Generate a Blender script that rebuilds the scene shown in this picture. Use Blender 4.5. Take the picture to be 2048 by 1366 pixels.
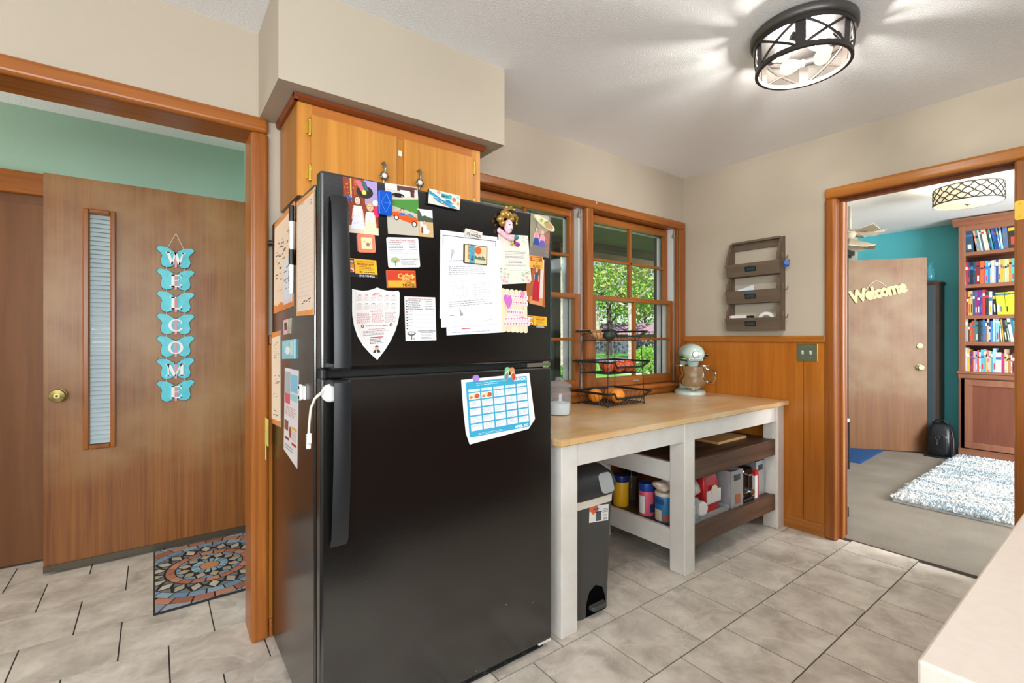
import bpy, bmesh, math, random
from mathutils import Vector, Matrix
for o in list(bpy.data.objects): bpy.data.objects.remove(o)
sc = bpy.context.scene
C = sc.collection
random.seed(7)

# ---------------------------------------------------------------- camera, sky, sun, large lights, exposure
FPX, YAW, HZ, CH = 955.0, math.radians(36.8), 675.0, 1.215      # focal length in pixels, heading, horizon row, eye height
cam_d = bpy.data.cameras.new('camera'); cam = bpy.data.objects.new('camera', cam_d); C.objects.link(cam)
cam.location = (0, 0, CH); cam.rotation_euler = (math.pi/2, 0, -YAW)
cam_d.sensor_width = 36.0; cam_d.lens = FPX/2048*36.0
cam_d.shift_y = -(683-HZ)/2048; cam_d.clip_start = 0.02; cam_d.clip_end = 400
sc.camera = cam
w = bpy.data.worlds.new('sky'); sc.world = w; w.use_nodes = True
nt = w.node_tree; bg = nt.nodes['Background']
sky = nt.nodes.new('ShaderNodeTexSky'); sky.sky_type = 'NISHITA'; sky.sun_disc = False
sky.sun_elevation = math.radians(48); sky.sun_rotation = math.radians(215); sky.air_density = 1.0; sky.dust_density = 0.4; sky.ozone_density = 2.0
nt.links.new(sky.outputs[0], bg.inputs[0]); bg.inputs[1].default_value = 0.1
sun_d = bpy.data.lights.new('sun', 'SUN'); sun_d.energy = 5.5; sun_d.angle = 0.01; sun_d.color = (1, .95, .86)
sun = bpy.data.objects.new('sun', sun_d); C.objects.link(sun)
sun.rotation_euler = Vector((.62, .52, -.85)).to_track_quat('-Z', 'Y').to_euler()
def area(name, loc, tgt, sx, sy, e, col=(1, 1, 1)):
    d = bpy.data.lights.new(name, 'AREA'); d.shape = 'RECTANGLE'; d.size = sx; d.size_y = sy; d.energy = e; d.color = col
    o = bpy.data.objects.new(name, d); C.objects.link(o); o.location = loc
    o.rotation_euler = (Vector(tgt)-Vector(loc)).to_track_quat('-Z', 'Y').to_euler(); return o
area('fill_kitchen', (-0.7, -2.22, 1.55), (0.3, 0.6, 2.6), 2.5, 1.15, 104, (.92, .965, 1))  # added soft fill from behind the camera, no known window
area('fill_side', (-2.32, -0.6, 1.5), (.6, .2, 2.6), 1.6, 1.2, 46, (.92, .965, 1))  # added fill from beside the camera, its source is made up
area('fill_living', (4.5, -2.2, 1.5), (5.4, 1.5, 2.2), 2.0, 1.5, 215, (.92, .965, 1))  # unseen fill light put in to brighten the living room

area('fill_hall', (-2.3, 2.9, 1.5), (0.2, 3.0, 1.6), .9, 1.4, 24, (1, .98, .95))  # added fill for the hall, out of view

vs = sc.view_settings; vs.view_transform = 'Standard'; vs.look = 'None'; vs.gamma = 1.0; vs.exposure = 0.4; vs.use_curve_mapping = False

# ---------------------------------------------------------------- reading a place off the photo: a pixel on a known plane
_F = Vector((math.sin(YAW), math.cos(YAW), 0)); _R = Vector((math.cos(YAW), -math.sin(YAW), 0)); _U = Vector((0, 0, 1))
def P(px, py, X=None, Y=None, Z=None):
    d = _F+_R*((px-1024)/FPX)+_U*((HZ-py)/FPX)
    if X is not None: t = X/d.x
    elif Y is not None: t = Y/d.y
    else: t = (Z-CH)/d.z
    return Vector((0, 0, CH))+d*t

# ---------------------------------------------------------------- materials
def lin(c):
    c = c.lstrip('#'); r = [int(c[i:i+2], 16)/255 for i in (0, 2, 4)]
    return tuple(x/12.92 if x <= .04045 else ((x+.055)/1.055)**2.4 for x in r)+(1,)
MATS = {}
def newmat(name):
    m = bpy.data.materials.new(name); m.use_nodes = True
    n = m.node_tree.nodes; return m, n, m.node_tree.links, n['Principled BSDF']
def M(name, col, rough=.5, metal=0., spec=.5, bump=0, bscale=80, var=None, vscale=6, emit=0, stretch=None):
    if name in MATS: return MATS[name]
    m, n, l, b = newmat(name)
    b.inputs['Base Color'].default_value = lin(col); b.inputs['Roughness'].default_value = rough
    b.inputs['Metallic'].default_value = metal; b.inputs['Specular IOR Level'].default_value = spec
    tc = None
    def coords():
        nonlocal tc
        if tc is None:
            tc = n.new('ShaderNodeTexCoord').outputs['Object']
            if stretch:
                mp = n.new('ShaderNodeMapping'); mp.inputs['Scale'].default_value = stretch; l.new(tc, mp.inputs[0]); tc = mp.outputs[0]
        return tc
    if var:
        t = n.new('ShaderNodeTexNoise'); t.inputs['Scale'].default_value = vscale; t.inputs['Detail'].default_value = 6
        l.new(coords(), t.inputs['Vector'])
        r = n.new('ShaderNodeValToRGB'); r.color_ramp.elements[0].position = .32; r.color_ramp.elements[1].position = .68
        r.color_ramp.elements[0].color = lin(col); r.color_ramp.elements[1].color = lin(var)
        l.new(t.outputs['Fac'], r.inputs[0]); l.new(r.outputs[0], b.inputs['Base Color'])
    if bump:
        t = n.new('ShaderNodeTexNoise'); t.inputs['Scale'].default_value = bscale; t.inputs['Detail'].default_value = 4
        l.new(coords(), t.inputs['Vector'])
        bp = n.new('ShaderNodeBump'); bp.inputs['Strength'].default_value = bump; bp.inputs['Distance'].default_value = .01
        l.new(t.outputs['Fac'], bp.inputs['Height']); l.new(bp.outputs[0], b.inputs['Normal'])
    if emit:
        b.inputs['Emission Color'].default_value = lin(col); b.inputs['Emission Strength'].default_value = emit
    MATS[name] = m; return m
def wood(name, dark, light, axis='Z', fine=34, rough=.38, contrast=.5, wear=None, spec=.45, along=1.3, bump=.12):
    if name in MATS: return MATS[name]
    m, n, l, b = newmat(name)
    tc = n.new('ShaderNodeTexCoord'); mp = n.new('ShaderNodeMapping')
    sx = {'X': (along, fine, fine), 'Y': (fine, along, fine), 'Z': (fine, fine, along)}[axis]
    mp.inputs['Scale'].default_value = sx; l.new(tc.outputs['Object'], mp.inputs[0])
    t = n.new('ShaderNodeTexNoise'); t.inputs['Scale'].default_value = 1.0; t.inputs['Detail'].default_value = 8; t.inputs['Roughness'].default_value = .62; t.inputs['Distortion'].default_value = .5
    l.new(mp.outputs[0], t.inputs['Vector'])
    r = n.new('ShaderNodeValToRGB'); e = r.color_ramp.elements
    e[0].position = .5-.36*contrast; e[1].position = .5+.36*contrast; e[0].color = lin(dark); e[1].color = lin(light)
    l.new(t.outputs['Fac'], r.inputs[0]); out = r.outputs[0]
    # broad tone drift over the board
    t2 = n.new('ShaderNodeTexNoise'); t2.inputs['Scale'].default_value = .16; t2.inputs['Detail'].default_value = 3
    l.new(mp.outputs[0], t2.inputs['Vector'])
    hs = n.new('ShaderNodeHueSaturation'); mr = n.new('ShaderNodeMapRange'); mr.inputs[1].default_value = .3; mr.inputs[2].default_value = .7; mr.inputs[3].default_value = .84; mr.inputs[4].default_value = 1.14
    l.new(t2.outputs['Fac'], mr.inputs[0]); l.new(mr.outputs[0], hs.inputs['Value']); l.new(out, hs.inputs['Color']); out = hs.outputs[0]
    if wear:                                          # (colour, z below which the old varnish is intact)
        col, z0, amt = wear
        sp = n.new('ShaderNodeSeparateXYZ'); l.new(tc.outputs['Object'], sp.inputs[0])
        t3 = n.new('ShaderNodeTexNoise'); t3.inputs['Scale'].default_value = 3.0; t3.inputs['Detail'].default_value = 7; l.new(tc.outputs['Object'], t3.inputs['Vector'])
        m1 = n.new('ShaderNodeMapRange'); m1.inputs[1].default_value = z0-.05; m1.inputs[2].default_value = z0+.1
        l.new(sp.outputs['Z'], m1.inputs[0])
        m2 = n.new('ShaderNodeMapRange'); m2.inputs[1].default_value = .34; m2.inputs[2].default_value = .66; l.new(t3.outputs['Fac'], m2.inputs[0])
        mu = n.new('ShaderNodeMath'); mu.operation = 'MULTIPLY'; l.new(m1.outputs[0], mu.inputs[0]); l.new(m2.outputs[0], mu.inputs[1])
        mu2 = n.new('ShaderNodeMath'); mu2.operation = 'MULTIPLY'; mu2.inputs[1].default_value = amt; l.new(mu.outputs[0], mu2.inputs[0])
        mx = n.new('ShaderNodeMix'); mx.data_type = 'RGBA'; l.new(mu2.outputs[0], mx.inputs['Factor']); l.new(out, mx.inputs['A']); mx.inputs['B'].default_value = lin(col); out = mx.outputs['Result']
    l.new(out, b.inputs['Base Color']); b.inputs['Roughness'].default_value = rough; b.inputs['Specular IOR Level'].default_value = spec
    if bump:
        bp = n.new('ShaderNodeBump'); bp.inputs['Strength'].default_value = bump; bp.inputs['Distance'].default_value = .002
        l.new(t.outputs['Fac'], bp.inputs['Height']); l.new(bp.outputs[0], b.inputs['Normal'])
    MATS[name] = m; return m
def glass(name, tint='#ffffff', gloss=.12, rough=.02, body=0., bodycol='#ffffff'):
    if name in MATS: return MATS[name]
    m, n, l, b = newmat(name); out = n['Material Output']
    tr = n.new('ShaderNodeBsdfTransparent'); tr.inputs[0].default_value = lin(tint)
    gl = n.new('ShaderNodeBsdfGlossy'); gl.inputs['Roughness'].default_value = rough
    lw = n.new('ShaderNodeLayerWeight'); lw.inputs[0].default_value = .5
    pw = n.new('ShaderNodeMath'); pw.operation = 'POWER'; pw.inputs[1].default_value = 5; l.new(lw.outputs['Facing'], pw.inputs[0])
    fr = n.new('ShaderNodeMath'); fr.operation = 'MULTIPLY_ADD'; fr.inputs[1].default_value = .9; fr.inputs[2].default_value = .035; l.new(pw.outputs[0], fr.inputs[0])
    mx = n.new('ShaderNodeMixShader'); l.new(fr.outputs[0], mx.inputs[0]); l.new(tr.outputs[0], mx.inputs[1]); l.new(gl.outputs[0], mx.inputs[2])
    res = mx.outputs[0]
    if body:
        df = n.new('ShaderNodeBsdfDiffuse'); df.inputs[0].default_value = lin(bodycol)
        m2 = n.new('ShaderNodeMixShader'); m2.inputs[0].default_value = body; l.new(res, m2.inputs[1]); l.new(df.outputs[0], m2.inputs[2]); res = m2.outputs[0]
    l.new(res, out.inputs[0]); MATS[name] = m; return m
def print_mat(name='printed_ink', rough=.45):
    if name in MATS: return MATS[name]
    m, n, l, b = newmat(name); a = n.new('ShaderNodeAttribute'); a.attribute_name = 'ink'
    l.new(a.outputs['Color'], b.inputs['Base Color']); b.inputs['Roughness'].default_value = rough
    MATS[name] = m; return m

# ---------------------------------------------------------------- mesh building
ORG = {}
class MB:
    def __init__(s): s.v = []; s.f = []; s.c = []
    def add(s, vs, fs, col=None):
        k = len(s.v); s.v += [tuple(p) for p in vs]
        for f in fs: s.f.append(tuple(i+k for i in f)); s.c.append(col)
        return s
    def box(s, x0, x1, y0, y1, z0, z1, col=None):
        return s.add([(x0,y0,z0),(x1,y0,z0),(x1,y1,z0),(x0,y1,z0),(x0,y0,z1),(x1,y0,z1),(x1,y1,z1),(x0,y1,z1)],
                     [(3,2,1,0),(4,5,6,7),(0,1,5,4),(1,2,6,5),(2,3,7,6),(3,0,4,7)], col)
    def hexa(s, b, t, col=None):                      # four bottom and four top corners
        return s.add(list(b)+list(t), [(3,2,1,0),(4,5,6,7),(0,1,5,4),(1,2,6,5),(2,3,7,6),(3,0,4,7)], col)
    def prism(s, poly, o, U, V, N, d0, d1, col=None):
        n = len(poly); o = Vector(o); U = Vector(U); V = Vector(V); N = Vector(N)
        a = [o+U*u+V*v+N*d0 for u, v in poly]; b = [o+U*u+V*v+N*d1 for u, v in poly]
        fs = [tuple(range(n-1, -1, -1)), tuple(range(n, 2*n))]+[(i, (i+1) % n, n+(i+1) % n, n+i) for i in range(n)]
        return s.add(a+b, fs, col)
    def flat(s, poly, o, U, V, N, d, col=None):
        o = Vector(o); U = Vector(U); V = Vector(V); N = Vector(N)
        return s.add([o+U*u+V*v+N*d for u, v in poly], [tuple(range(len(poly)))], col)
    def lathe(s, prof, c, n=28, sx=1, sy=1, M4=None, col=None, a0=0, cap=True):
        vs = []; m = len(prof); c = Vector(c)
        for r, z in prof:
            for i in range(n):
                a = 2*math.pi*i/n+a0; p = Vector((r*math.cos(a)*sx, r*math.sin(a)*sy, z))
                if M4 is not None: p = M4 @ p
                vs.append(c+p)
        fs = [(j*n+i, j*n+(i+1) % n, (j+1)*n+(i+1) % n, (j+1)*n+i) for j in range(m-1) for i in range(n)]
        if cap: fs += [tuple(range(n-1, -1, -1)), tuple(range((m-1)*n, m*n))]
        return s.add(vs, fs, col)
    def cyl(s, p0, p1, r0, r1=None, n=14, col=None):
        p0 = Vector(p0); p1 = Vector(p1); r1 = r0 if r1 is None else r1
        q = (p1-p0).to_track_quat('Z', 'Y').to_matrix(); L = (p1-p0).length
        return s.lathe([(r0, 0), (r1, L)], p0, n, M4=q, col=col)
    def tube(s, pts, r, n=7, closed=False, col=None):
        pts = [Vector(p) for p in pts]; m = len(pts); vs = []; up = None
        for i in range(m):
            if closed: t = pts[(i+1) % m]-pts[i-1]
            else: t = pts[min(i+1, m-1)]-pts[max(i-1, 0)]
            t.normalize()
            if up is None:
                up = Vector((0, 0, 1)) if abs(t.z) < .9 else Vector((1, 0, 0))
            a = t.cross(up)
            if a.length < 1e-6: a = t.cross(Vector((1, 0, 0)))
            a.normalize(); b = a.cross(t).normalized(); up = b
            rr = r[i] if isinstance(r, (list, tuple)) else r
            for k in range(n):
                an = 2*math.pi*k/n; vs.append(pts[i]+a*(rr*math.cos(an))+b*(rr*math.sin(an)))
        fs = []
        for i in range(m if closed else m-1):
            j = (i+1) % m
            for k in range(n): fs.append((i*n+k, i*n+(k+1) % n, j*n+(k+1) % n, j*n+k))
        if not closed: fs += [tuple(range(n-1, -1, -1)), tuple(range((m-1)*n, m*n))]
        return s.add(vs, fs, col)
    def ball(s, c, r, nu=16, nv=10, col=None, M4=None):
        if not isinstance(r, (tuple, list)): r = (r, r, r)
        prof = [(math.sin(math.pi*j/nv), -math.cos(math.pi*j/nv)) for j in range(nv+1)]
        prof[0] = (.001, -1); prof[-1] = (.001, 1)
        S = Matrix.Diagonal(r); S = (M4 @ S) if M4 is not None else S
        return s.lathe(prof, c, nu, M4=S, col=col)
    def loft(s, rings, closed_ends=True, col=None):
        n = len(rings[0]); vs = [p for r in rings for p in r]
        fs = [(j*n+i, j*n+(i+1) % n, (j+1)*n+(i+1) % n, (j+1)*n+i) for j in range(len(rings)-1) for i in range(n)]
        if closed_ends: fs += [tuple(range(n-1, -1, -1)), tuple(range((len(rings)-1)*n, len(rings)*n))]
        return s.add(vs, fs, col)
    def build(s, name, mat, parent=None, smooth=False, bevel=0, local=False, org=None, bseg=2):
        if local: base = Vector((0, 0, 0))
        elif parent is not None: base = ORG[parent.name]
        elif org is not None: base = Vector(org)
        else:
            lo = [min(p[i] for p in s.v) for i in range(3)]; hi = [max(p[i] for p in s.v) for i in range(3)]
            base = Vector(((lo[0]+hi[0])/2, (lo[1]+hi[1])/2, lo[2]))
        me = bpy.data.meshes.new(name); me.from_pydata([tuple(Vector(p)-base) for p in s.v], [], s.f)
        bm = bmesh.new(); bm.from_mesh(me)
        if any(c is not None for c in s.c):
            pass
        else:
            bmesh.ops.recalc_face_normals(bm, faces=bm.faces)
        bm.to_mesh(me); bm.free()
        if any(c is not None for c in s.c):
            at = me.color_attributes.new('ink', 'FLOAT_COLOR', 'CORNER')
            for p in me.polygons:
                col = s.c[p.index] or (1, 1, 1, 1)
                for li in p.loop_indices: at.data[li].color = col
        if mat: me.materials.append(MATS[mat] if isinstance(mat, str) else mat)
        if smooth:
            me.shade_smooth(); me.set_sharp_from_angle(angle=math.radians(42 if smooth is True else smooth))
        o = bpy.data.objects.new(name, me); C.objects.link(o)
        if parent is not None:
            o.parent = parent; ORG[o.name] = base
        else:
            o.location = base; ORG[o.name] = base
        if bevel:
            md = o.modifiers.new('soft_edges', 'BEVEL'); md.width = bevel; md.segments = bseg; md.limit_method = 'ANGLE'; md.angle_limit = math.radians(40)
        return o
def B(x0, x1, y0, y1, z0, z1): return MB().box(x0, x1, y0, y1, z0, z1)
def tag(o, label, cat, group=None):
    o['label'] = label; o['category'] = cat
    if group: o['group'] = group
    return o
def struct(o): o['kind'] = 'structure'; return o
def lab(o, label): o['label'] = label; return o
def stuff(o): o['kind'] = 'stuff'; return o
def thing(name, label, cat, loc, group=None, rotz=0):
    o = bpy.data.objects.new(name, None); C.objects.link(o); o.location = loc; o.rotation_euler = (0, 0, rotz); o.empty_display_size = .05
    ORG[o.name] = Vector(loc)
    return tag(o, label, cat, group)
def group_struct(name, loc):
    o = bpy.data.objects.new(name, None); C.objects.link(o); o.location = loc; ORG[o.name] = Vector(loc); return struct(o)
def circ(u, v, r, n=20, rv=None, a0=0): return [(u+r*math.cos(a0+2*math.pi*i/n), v+(rv or r)*math.sin(a0+2*math.pi*i/n)) for i in range(n)]
def rrect(u0, v0, u1, v1, r, n=4):
    out = []
    for cu, cv, a in ((u1-r, v1-r, 0), (u0+r, v1-r, 90), (u0+r, v0+r, 180), (u1-r, v0+r, 270)):
        for k in range(n+1): t = math.radians(a+90*k/n); out.append((cu+r*math.cos(t), cv+r*math.sin(t)))
    return out
_T = {}
def text2d(s, bold=0., shear=0., space=1.):
    key = (s, bold, shear, space)
    if key in _T: return _T[key]
    cu = bpy.data.curves.new('lettering', 'FONT'); cu.body = s; cu.size = 1.0; cu.resolution_u = 2; cu.offset = bold; cu.shear = shear; cu.space_character = space; cu.fill_mode = 'FRONT'
    o = bpy.data.objects.new('lettering', cu); C.objects.link(o)
    dg = bpy.context.evaluated_depsgraph_get(); e = o.evaluated_get(dg); me = e.to_mesh()
    vs = [(v.co.x, v.co.y) for v in me.vertices]; fs = [tuple(p.vertices) for p in me.polygons]
    e.to_mesh_clear(); bpy.data.objects.remove(o); bpy.data.curves.remove(cu)
    w = max((v[0] for v in vs), default=0); _T[key] = (vs, fs, w); return _T[key]
PAPER_N = [0]
def paper(name, label, cat, TL, TR, BL, N, els, col='#f2f0ec', outline=None, thick=.0007, lift=.0006, group=None, rough=.5, parent=None, rnd=0):
    """a printed sheet lying on a plane: outline and ink given in sheet coordinates (0..1 right, 0..1 down)"""
    TL = Vector(TL); U = Vector(TR)-TL; V = Vector(BL)-TL; N = Vector(N); lu, lv = U.length, V.length
    mb = MB()
    ol = outline or (rrect(0, 0, 1, 1, .001) if not rnd else [(a, b) for a, b in rrr(rnd, lu, lv)])
    ol = ol or [(0, 0), (1, 0), (1, 1), (0, 1)]
    mb.prism(ol, TL, U, V, N, lift, lift+thick, lin(col))
    d = lift+thick; k = [0]
    def put(poly, c):
        k[0] += 1; mb.flat(poly, TL, U, V, N, d+.00006+.000012*k[0], lin(c) if isinstance(c, str) else c)
    for e in els:
        t = e[0]
        if t == 'r': put([(e[1], e[2]), (e[3], e[2]), (e[3], e[4]), (e[1], e[4])], e[5])
        elif t == 'e': put(circ(e[1], e[2], e[3], 14, e[4]), e[5])
        elif t == 'p': put(e[1], e[2])
        elif t == 'l':
            _, u0, v0, u1, v1, wd, c = e
            du, dv = (u1-u0)*lu, (v1-v0)*lv; L = math.hypot(du, dv) or 1; nu, nv = -dv/L*wd/2/lu, du/L*wd/2/lv
            put([(u0+nu, v0+nv), (u1+nu, v1+nv), (u1-nu, v1-nv), (u0-nu, v0-nv)], c)
        elif t == 't':                                 # u, v baseline, height (share of sheet height), string, colour, align, bold, shear
            _, u, v, h, s_, c = e[:6]; al = e[6] if len(e) > 6 else 'l'; bo = e[7] if len(e) > 7 else 0; sh = e[8] if len(e) > 8 else 0
            vs, fs, wd = text2d(s_, bo, sh); sc_ = h*lv/.72
            maxw = e[9]*lu if len(e) > 9 and e[9] else None
            sx = sc_ if not maxw else min(sc_, maxw/max(wd, 1e-3))
            off = {'l': 0, 'c': -wd/2, 'r': -wd}[al]; k[0] += 1
            mb.add([TL+U*(u+(x+off)*sx/lu)+V*(v-y*sc_/lv)+N*(d+.00006+.000012*k[0]) for x, y in vs], fs, lin(c))
        elif t == 'x':                                 # lines of fine print too small to read: u0, u1, v0, v1, rows, colour, weight
            _, u0, u1, v0, v1, rows, c = e[:7]; wt = e[7] if len(e) > 7 else .35
            rs = random.Random(int(u0*1000)+rows*7+int(v0*999)); k[0] += 1
            for i in range(rows):
                vv = v0+(v1-v0)*(i+.5)/rows; hh = (v1-v0)/rows*wt/2; u = u0; end = u0+(u1-u0)*rs.uniform(.7, 1)
                while u < end:
                    wv = rs.uniform(.02, .07)*min(1, (u1-u0)*2)
                    mb.flat([(u, vv-hh), (min(u+wv, u1), vv-hh), (min(u+wv, u1), vv+hh), (u, vv+hh)], TL, U, V, N, d+.00006+.000012*k[0], lin(c)); u += wv+.012
    c0 = TL+U*.5+V*.5
    o = mb.build(name, print_mat('printed_ink' if rough > .4 else 'printed_gloss', rough), parent=parent, org=None if parent else c0)
    if not parent: tag(o, label, cat, group)
    return o
def rrr(r, lu, lv, n=4):
    ru, rv = r/lu, r/lv; out = []
    for cu, cv, a in ((1-ru, 1-rv, 0), (ru, 1-rv, 90), (ru, rv, 180), (1-ru, rv, 270)):
        for k in range(n+1): t = math.radians(a+90*k/n); out.append((cu+ru*math.cos(t), cv+rv*math.sin(t)))
    return out
# ---------------------------------------------------------------- surfaces
M('paint_beige', '#baad9b', .72, bump=.05, bscale=160, var='#b6a996', vscale=2)
M('paint_ceiling', '#f6f7f8', .85, bump=.35, bscale=140)
M('paint_green', '#a3c3b0', .7, bump=.05, bscale=160)
M('paint_teal', '#52b4be', .65, bump=.04, bscale=160)
M('paint_white', '#e6e0d8', .5, bump=.06, bscale=60, var='#ddd6cb', vscale=9)
wood('trim_v', '#7a3c0e', '#b06a28', 'Z', 46, .3, .9)
wood('trim_x', '#7a3c0e', '#b06a28', 'X', 46, .3, .9)
wood('trim_y', '#935012', '#c58036', 'Y', 46, .3, .9)
wood('panel_wood', '#9c5210', '#c47a2a', 'Z', 26, .32, .9)
wood('dark_trim', '#5e2c12', '#84461f', 'Z', 46, .4, .9)
wood('door_wood', '#6a3a16', '#a2662e', 'Z', 60, .38, .75, wear=('#a88256', .46, .8))
wood('closet_wood', '#6a4020', '#84552e', 'Z', 18, .5, .9)
wood('far_door_wood', '#653f1f', '#82542c', 'Z', 60, .5, .75, wear=('#866b4c', .55, .85))
wood('cabinet_wood', '#b8701f', '#da9a45', 'Z', 60, .34, .9)
wood('cabinet_rail', '#a8591d', '#c97c35', 'X', 50, .34, .9)
wood('crown_wood', '#6b2f10', '#8a4418', 'X', 50, .4, .9)
M('carpet', '#9a8f82', .95, bump=1.0, bscale=420, var='#a89c8e', vscale=3.5, spec=.1)
M('grout', '#4a443d', .9)
M('storm_white', '#c9ccca', .4); M('alu', '#b4b5b2', .35, metal=.8)
def tile_mat():
    m, n, l, b = newmat('stone_tile'); MATS['stone_tile'] = m
    tc = n.new('ShaderNodeTexCoord'); oi = n.new('ShaderNodeObjectInfo')
    mu = n.new('ShaderNodeVectorMath'); mu.operation = 'MULTIPLY_ADD'; l.new(oi.outputs['Random'], mu.inputs[0]); mu.inputs[1].default_value = (37, 53, 11); l.new(tc.outputs['Object'], mu.inputs[2])
    t = n.new('ShaderNodeTexNoise'); t.inputs['Scale'].default_value = 7; t.inputs['Detail'].default_value = 9; t.inputs['Roughness'].default_value = .62; t.inputs['Distortion'].default_value = .35; l.new(mu.outputs[0], t.inputs['Vector'])
    r = n.new('ShaderNodeValToRGB'); e = r.color_ramp.elements; e[0].position = .3; e[0].color = lin('#a89c8f'); e[1].position = .7; e[1].color = lin('#e4d9cb'); x = e.new(.5); x.color = lin('#cabfb1')
    l.new(t.outputs['Fac'], r.inputs[0])
    t2 = n.new('ShaderNodeTexNoise'); t2.inputs['Scale'].default_value = 2.1; t2.inputs['Detail'].default_value = 6; t2.inputs['Distortion'].default_value = .7; l.new(mu.outputs[0], t2.inputs['Vector'])
    r2 = n.new('ShaderNodeValToRGB'); e = r2.color_ramp.elements; e[0].position = .488; e[0].color = (0, 0, 0, 1); e[1].position = .5; e[1].color = (1, 1, 1, 1); x = e.new(.512); x.color = (0, 0, 0, 1)
    l.new(t2.outputs['Fac'], r2.inputs[0])
    mm = n.new('ShaderNodeMath'); mm.operation = 'MULTIPLY'; l.new(r2.outputs[0], mm.inputs[0]); mm.inputs[1].default_value = .42
    mx = n.new('ShaderNodeMix'); mx.data_type = 'RGBA'; l.new(mm.outputs[0], mx.inputs['Factor']); l.new(r.outputs[0], mx.inputs['A']); mx.inputs['B'].default_value = lin('#e6ddd2')
    l.new(mx.outputs['Result'], b.inputs['Base Color']); b.inputs['Roughness'].default_value = .42
    bp = n.new('ShaderNodeBump'); bp.inputs['Strength'].default_value = .08; l.new(t.outputs['Fac'], bp.inputs['Height']); l.new(bp.outputs[0], b.inputs['Normal'])
tile_mat()
YW, XR, ZC = 2.155, 3.27, 2.44

# ---------------------------------------------------------------- floor: each tile its own piece, running bond
floor = struct(B(-2.4, 3.335, -2.3, 3.66, -.1, -.004).build('floor', 'grout'))
def seen(p, m=420):
    v = Vector(p)-Vector((0, 0, CH)); d = v.dot(_F)
    if d < .15: return False
    x = 1024+FPX*v.dot(_R)/d; y = HZ-FPX*v.dot(_U)/d
    return -m < x < 2048+m and -m < y < 1366+m
TP, TR_ = .311, .3137
tile_me = None
for k in range(-9, 10):
    y0 = .755+k*TR_; y1 = min(y0+TR_, 3.64)
    if y0 > 3.6: break
    off = -.112+(0 if k % 2 else TP/2)
    for j in range(-9, 13):
        x0 = off+j*TP; x1 = x0+TP
        if x0 > 3.3: continue
        if not any(seen((x, y, 0)) for x in (x0, x1, (x0+x1)/2) for y in (y0, y1, (y0+y1)/2)): continue
        g = .0026; whole = x1 < 3.335 and y1-y0 > TR_-.001
        if whole and tile_me:
            o = bpy.data.objects.new('tile', tile_me); C.objects.link(o); o.parent = floor
            o.location = Vector((x0, y0, 0))-ORG['floor']; ORG[o.name] = Vector((0, 0, 0)); continue
        x1c = min(x1, 3.338)
        mb = B(g, x1c-x0-g, g, y1-y0-g, -.006, 0)
        o = mb.build('tile', 'stone_tile', floor, local=True); o.location = Vector((x0, y0, 0))-ORG['floor']
        if whole: tile_me = o.data
struct(B(3.338, 7.0, -2.3, 2.30, -.1, .006).build('floor_living', 'carpet'))
struct(B(-2.5, 7.1, -2.45, 3.75, ZC, 2.56).build('ceiling', 'paint_ceiling'))

# ---------------------------------------------------------------- walls
def multi(name, mat, boxes):
    mb = MB()
    for b in boxes: mb.box(*b)
    return struct(mb.build(name, mat))
multi('wall_back', 'paint_beige', [(-2.4, -.75, YW, 2.3, 0, ZC), (-.75, .318, YW, 2.3, 2.05, ZC), (.318, 1.32, YW, 2.3, 0, ZC),
      (1.32, 3.19, YW, 2.3, 2.045, ZC), (1.32, 3.19, YW, 2.3, 0, .86), (3.19, XR, YW, 2.3, 0, ZC)])
multi('wall_right', 'paint_beige', [(XR, 3.39, 1.135, 2.3, 0, ZC), (XR, 3.39, .37, 1.135, 2.062, ZC), (XR, 3.39, -2.3, .37, 0, ZC)])
multi('wall_front', 'paint_beige', [(-2.4, -1.95, -2.42, -2.3, 0, ZC), (-1.95, .55, -2.42, -2.3, 2.12, ZC), (-1.95, .55, -2.42, -2.3, 0, .97), (.55, 3.48, -2.42, -2.3, 0, ZC),
      (3.48, 5.52, -2.42, -2.3, 2.25, ZC), (3.48, 5.52, -2.42, -2.3, 0, .75), (5.52, 7.0, -2.42, -2.3, 0, ZC)])  # openings invented for the kitchen and living room fill lights
multi('wall_left', 'paint_beige', [(-2.5, -2.4, -2.42, -1.4, 0, ZC), (-2.5, -2.4, -1.4, .2, 2.1, ZC), (-2.5, -2.4, -1.4, .2, 0, .9), (-2.5, -2.4, .2, 2.45, 0, ZC),
      (-2.5, -2.4, 2.45, 3.35, 2.2, ZC), (-2.5, -2.4, 2.45, 3.35, 0, .8), (-2.5, -2.4, 3.35, 3.7, 0, ZC)])  # openings invented for the side and hall fill lights
multi('wall_hall', 'paint_green', [(-.36, .472, 3.575, 3.7, 0, ZC), (-2.4, .472, 3.66, 3.7, 0, 2.1), (-2.4, -.36, 3.575, 3.7, 2.05, ZC), (.472, .59, 2.3, 2.47, 0, ZC), (.472, .59, 2.47, 3.37, 2.07, ZC), (.472, .59, 3.37, 3.7, 0, ZC)])
multi('wall_teal', 'paint_teal', [(6.92, 7.0, -2.3, 2.3, 0, ZC)])
multi('wall_living', 'paint_beige', [(3.39, 5.0, YW, 2.3, 0, ZC), (5.0, 5.92, YW, 2.3, 2.06, ZC), (5.92, 6.92, YW, 2.3, 0, ZC)])
multi('wall_soffit', 'paint_beige', [(.335, 1.28, 1.768, YW-.001, 2.093, ZC)])

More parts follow.
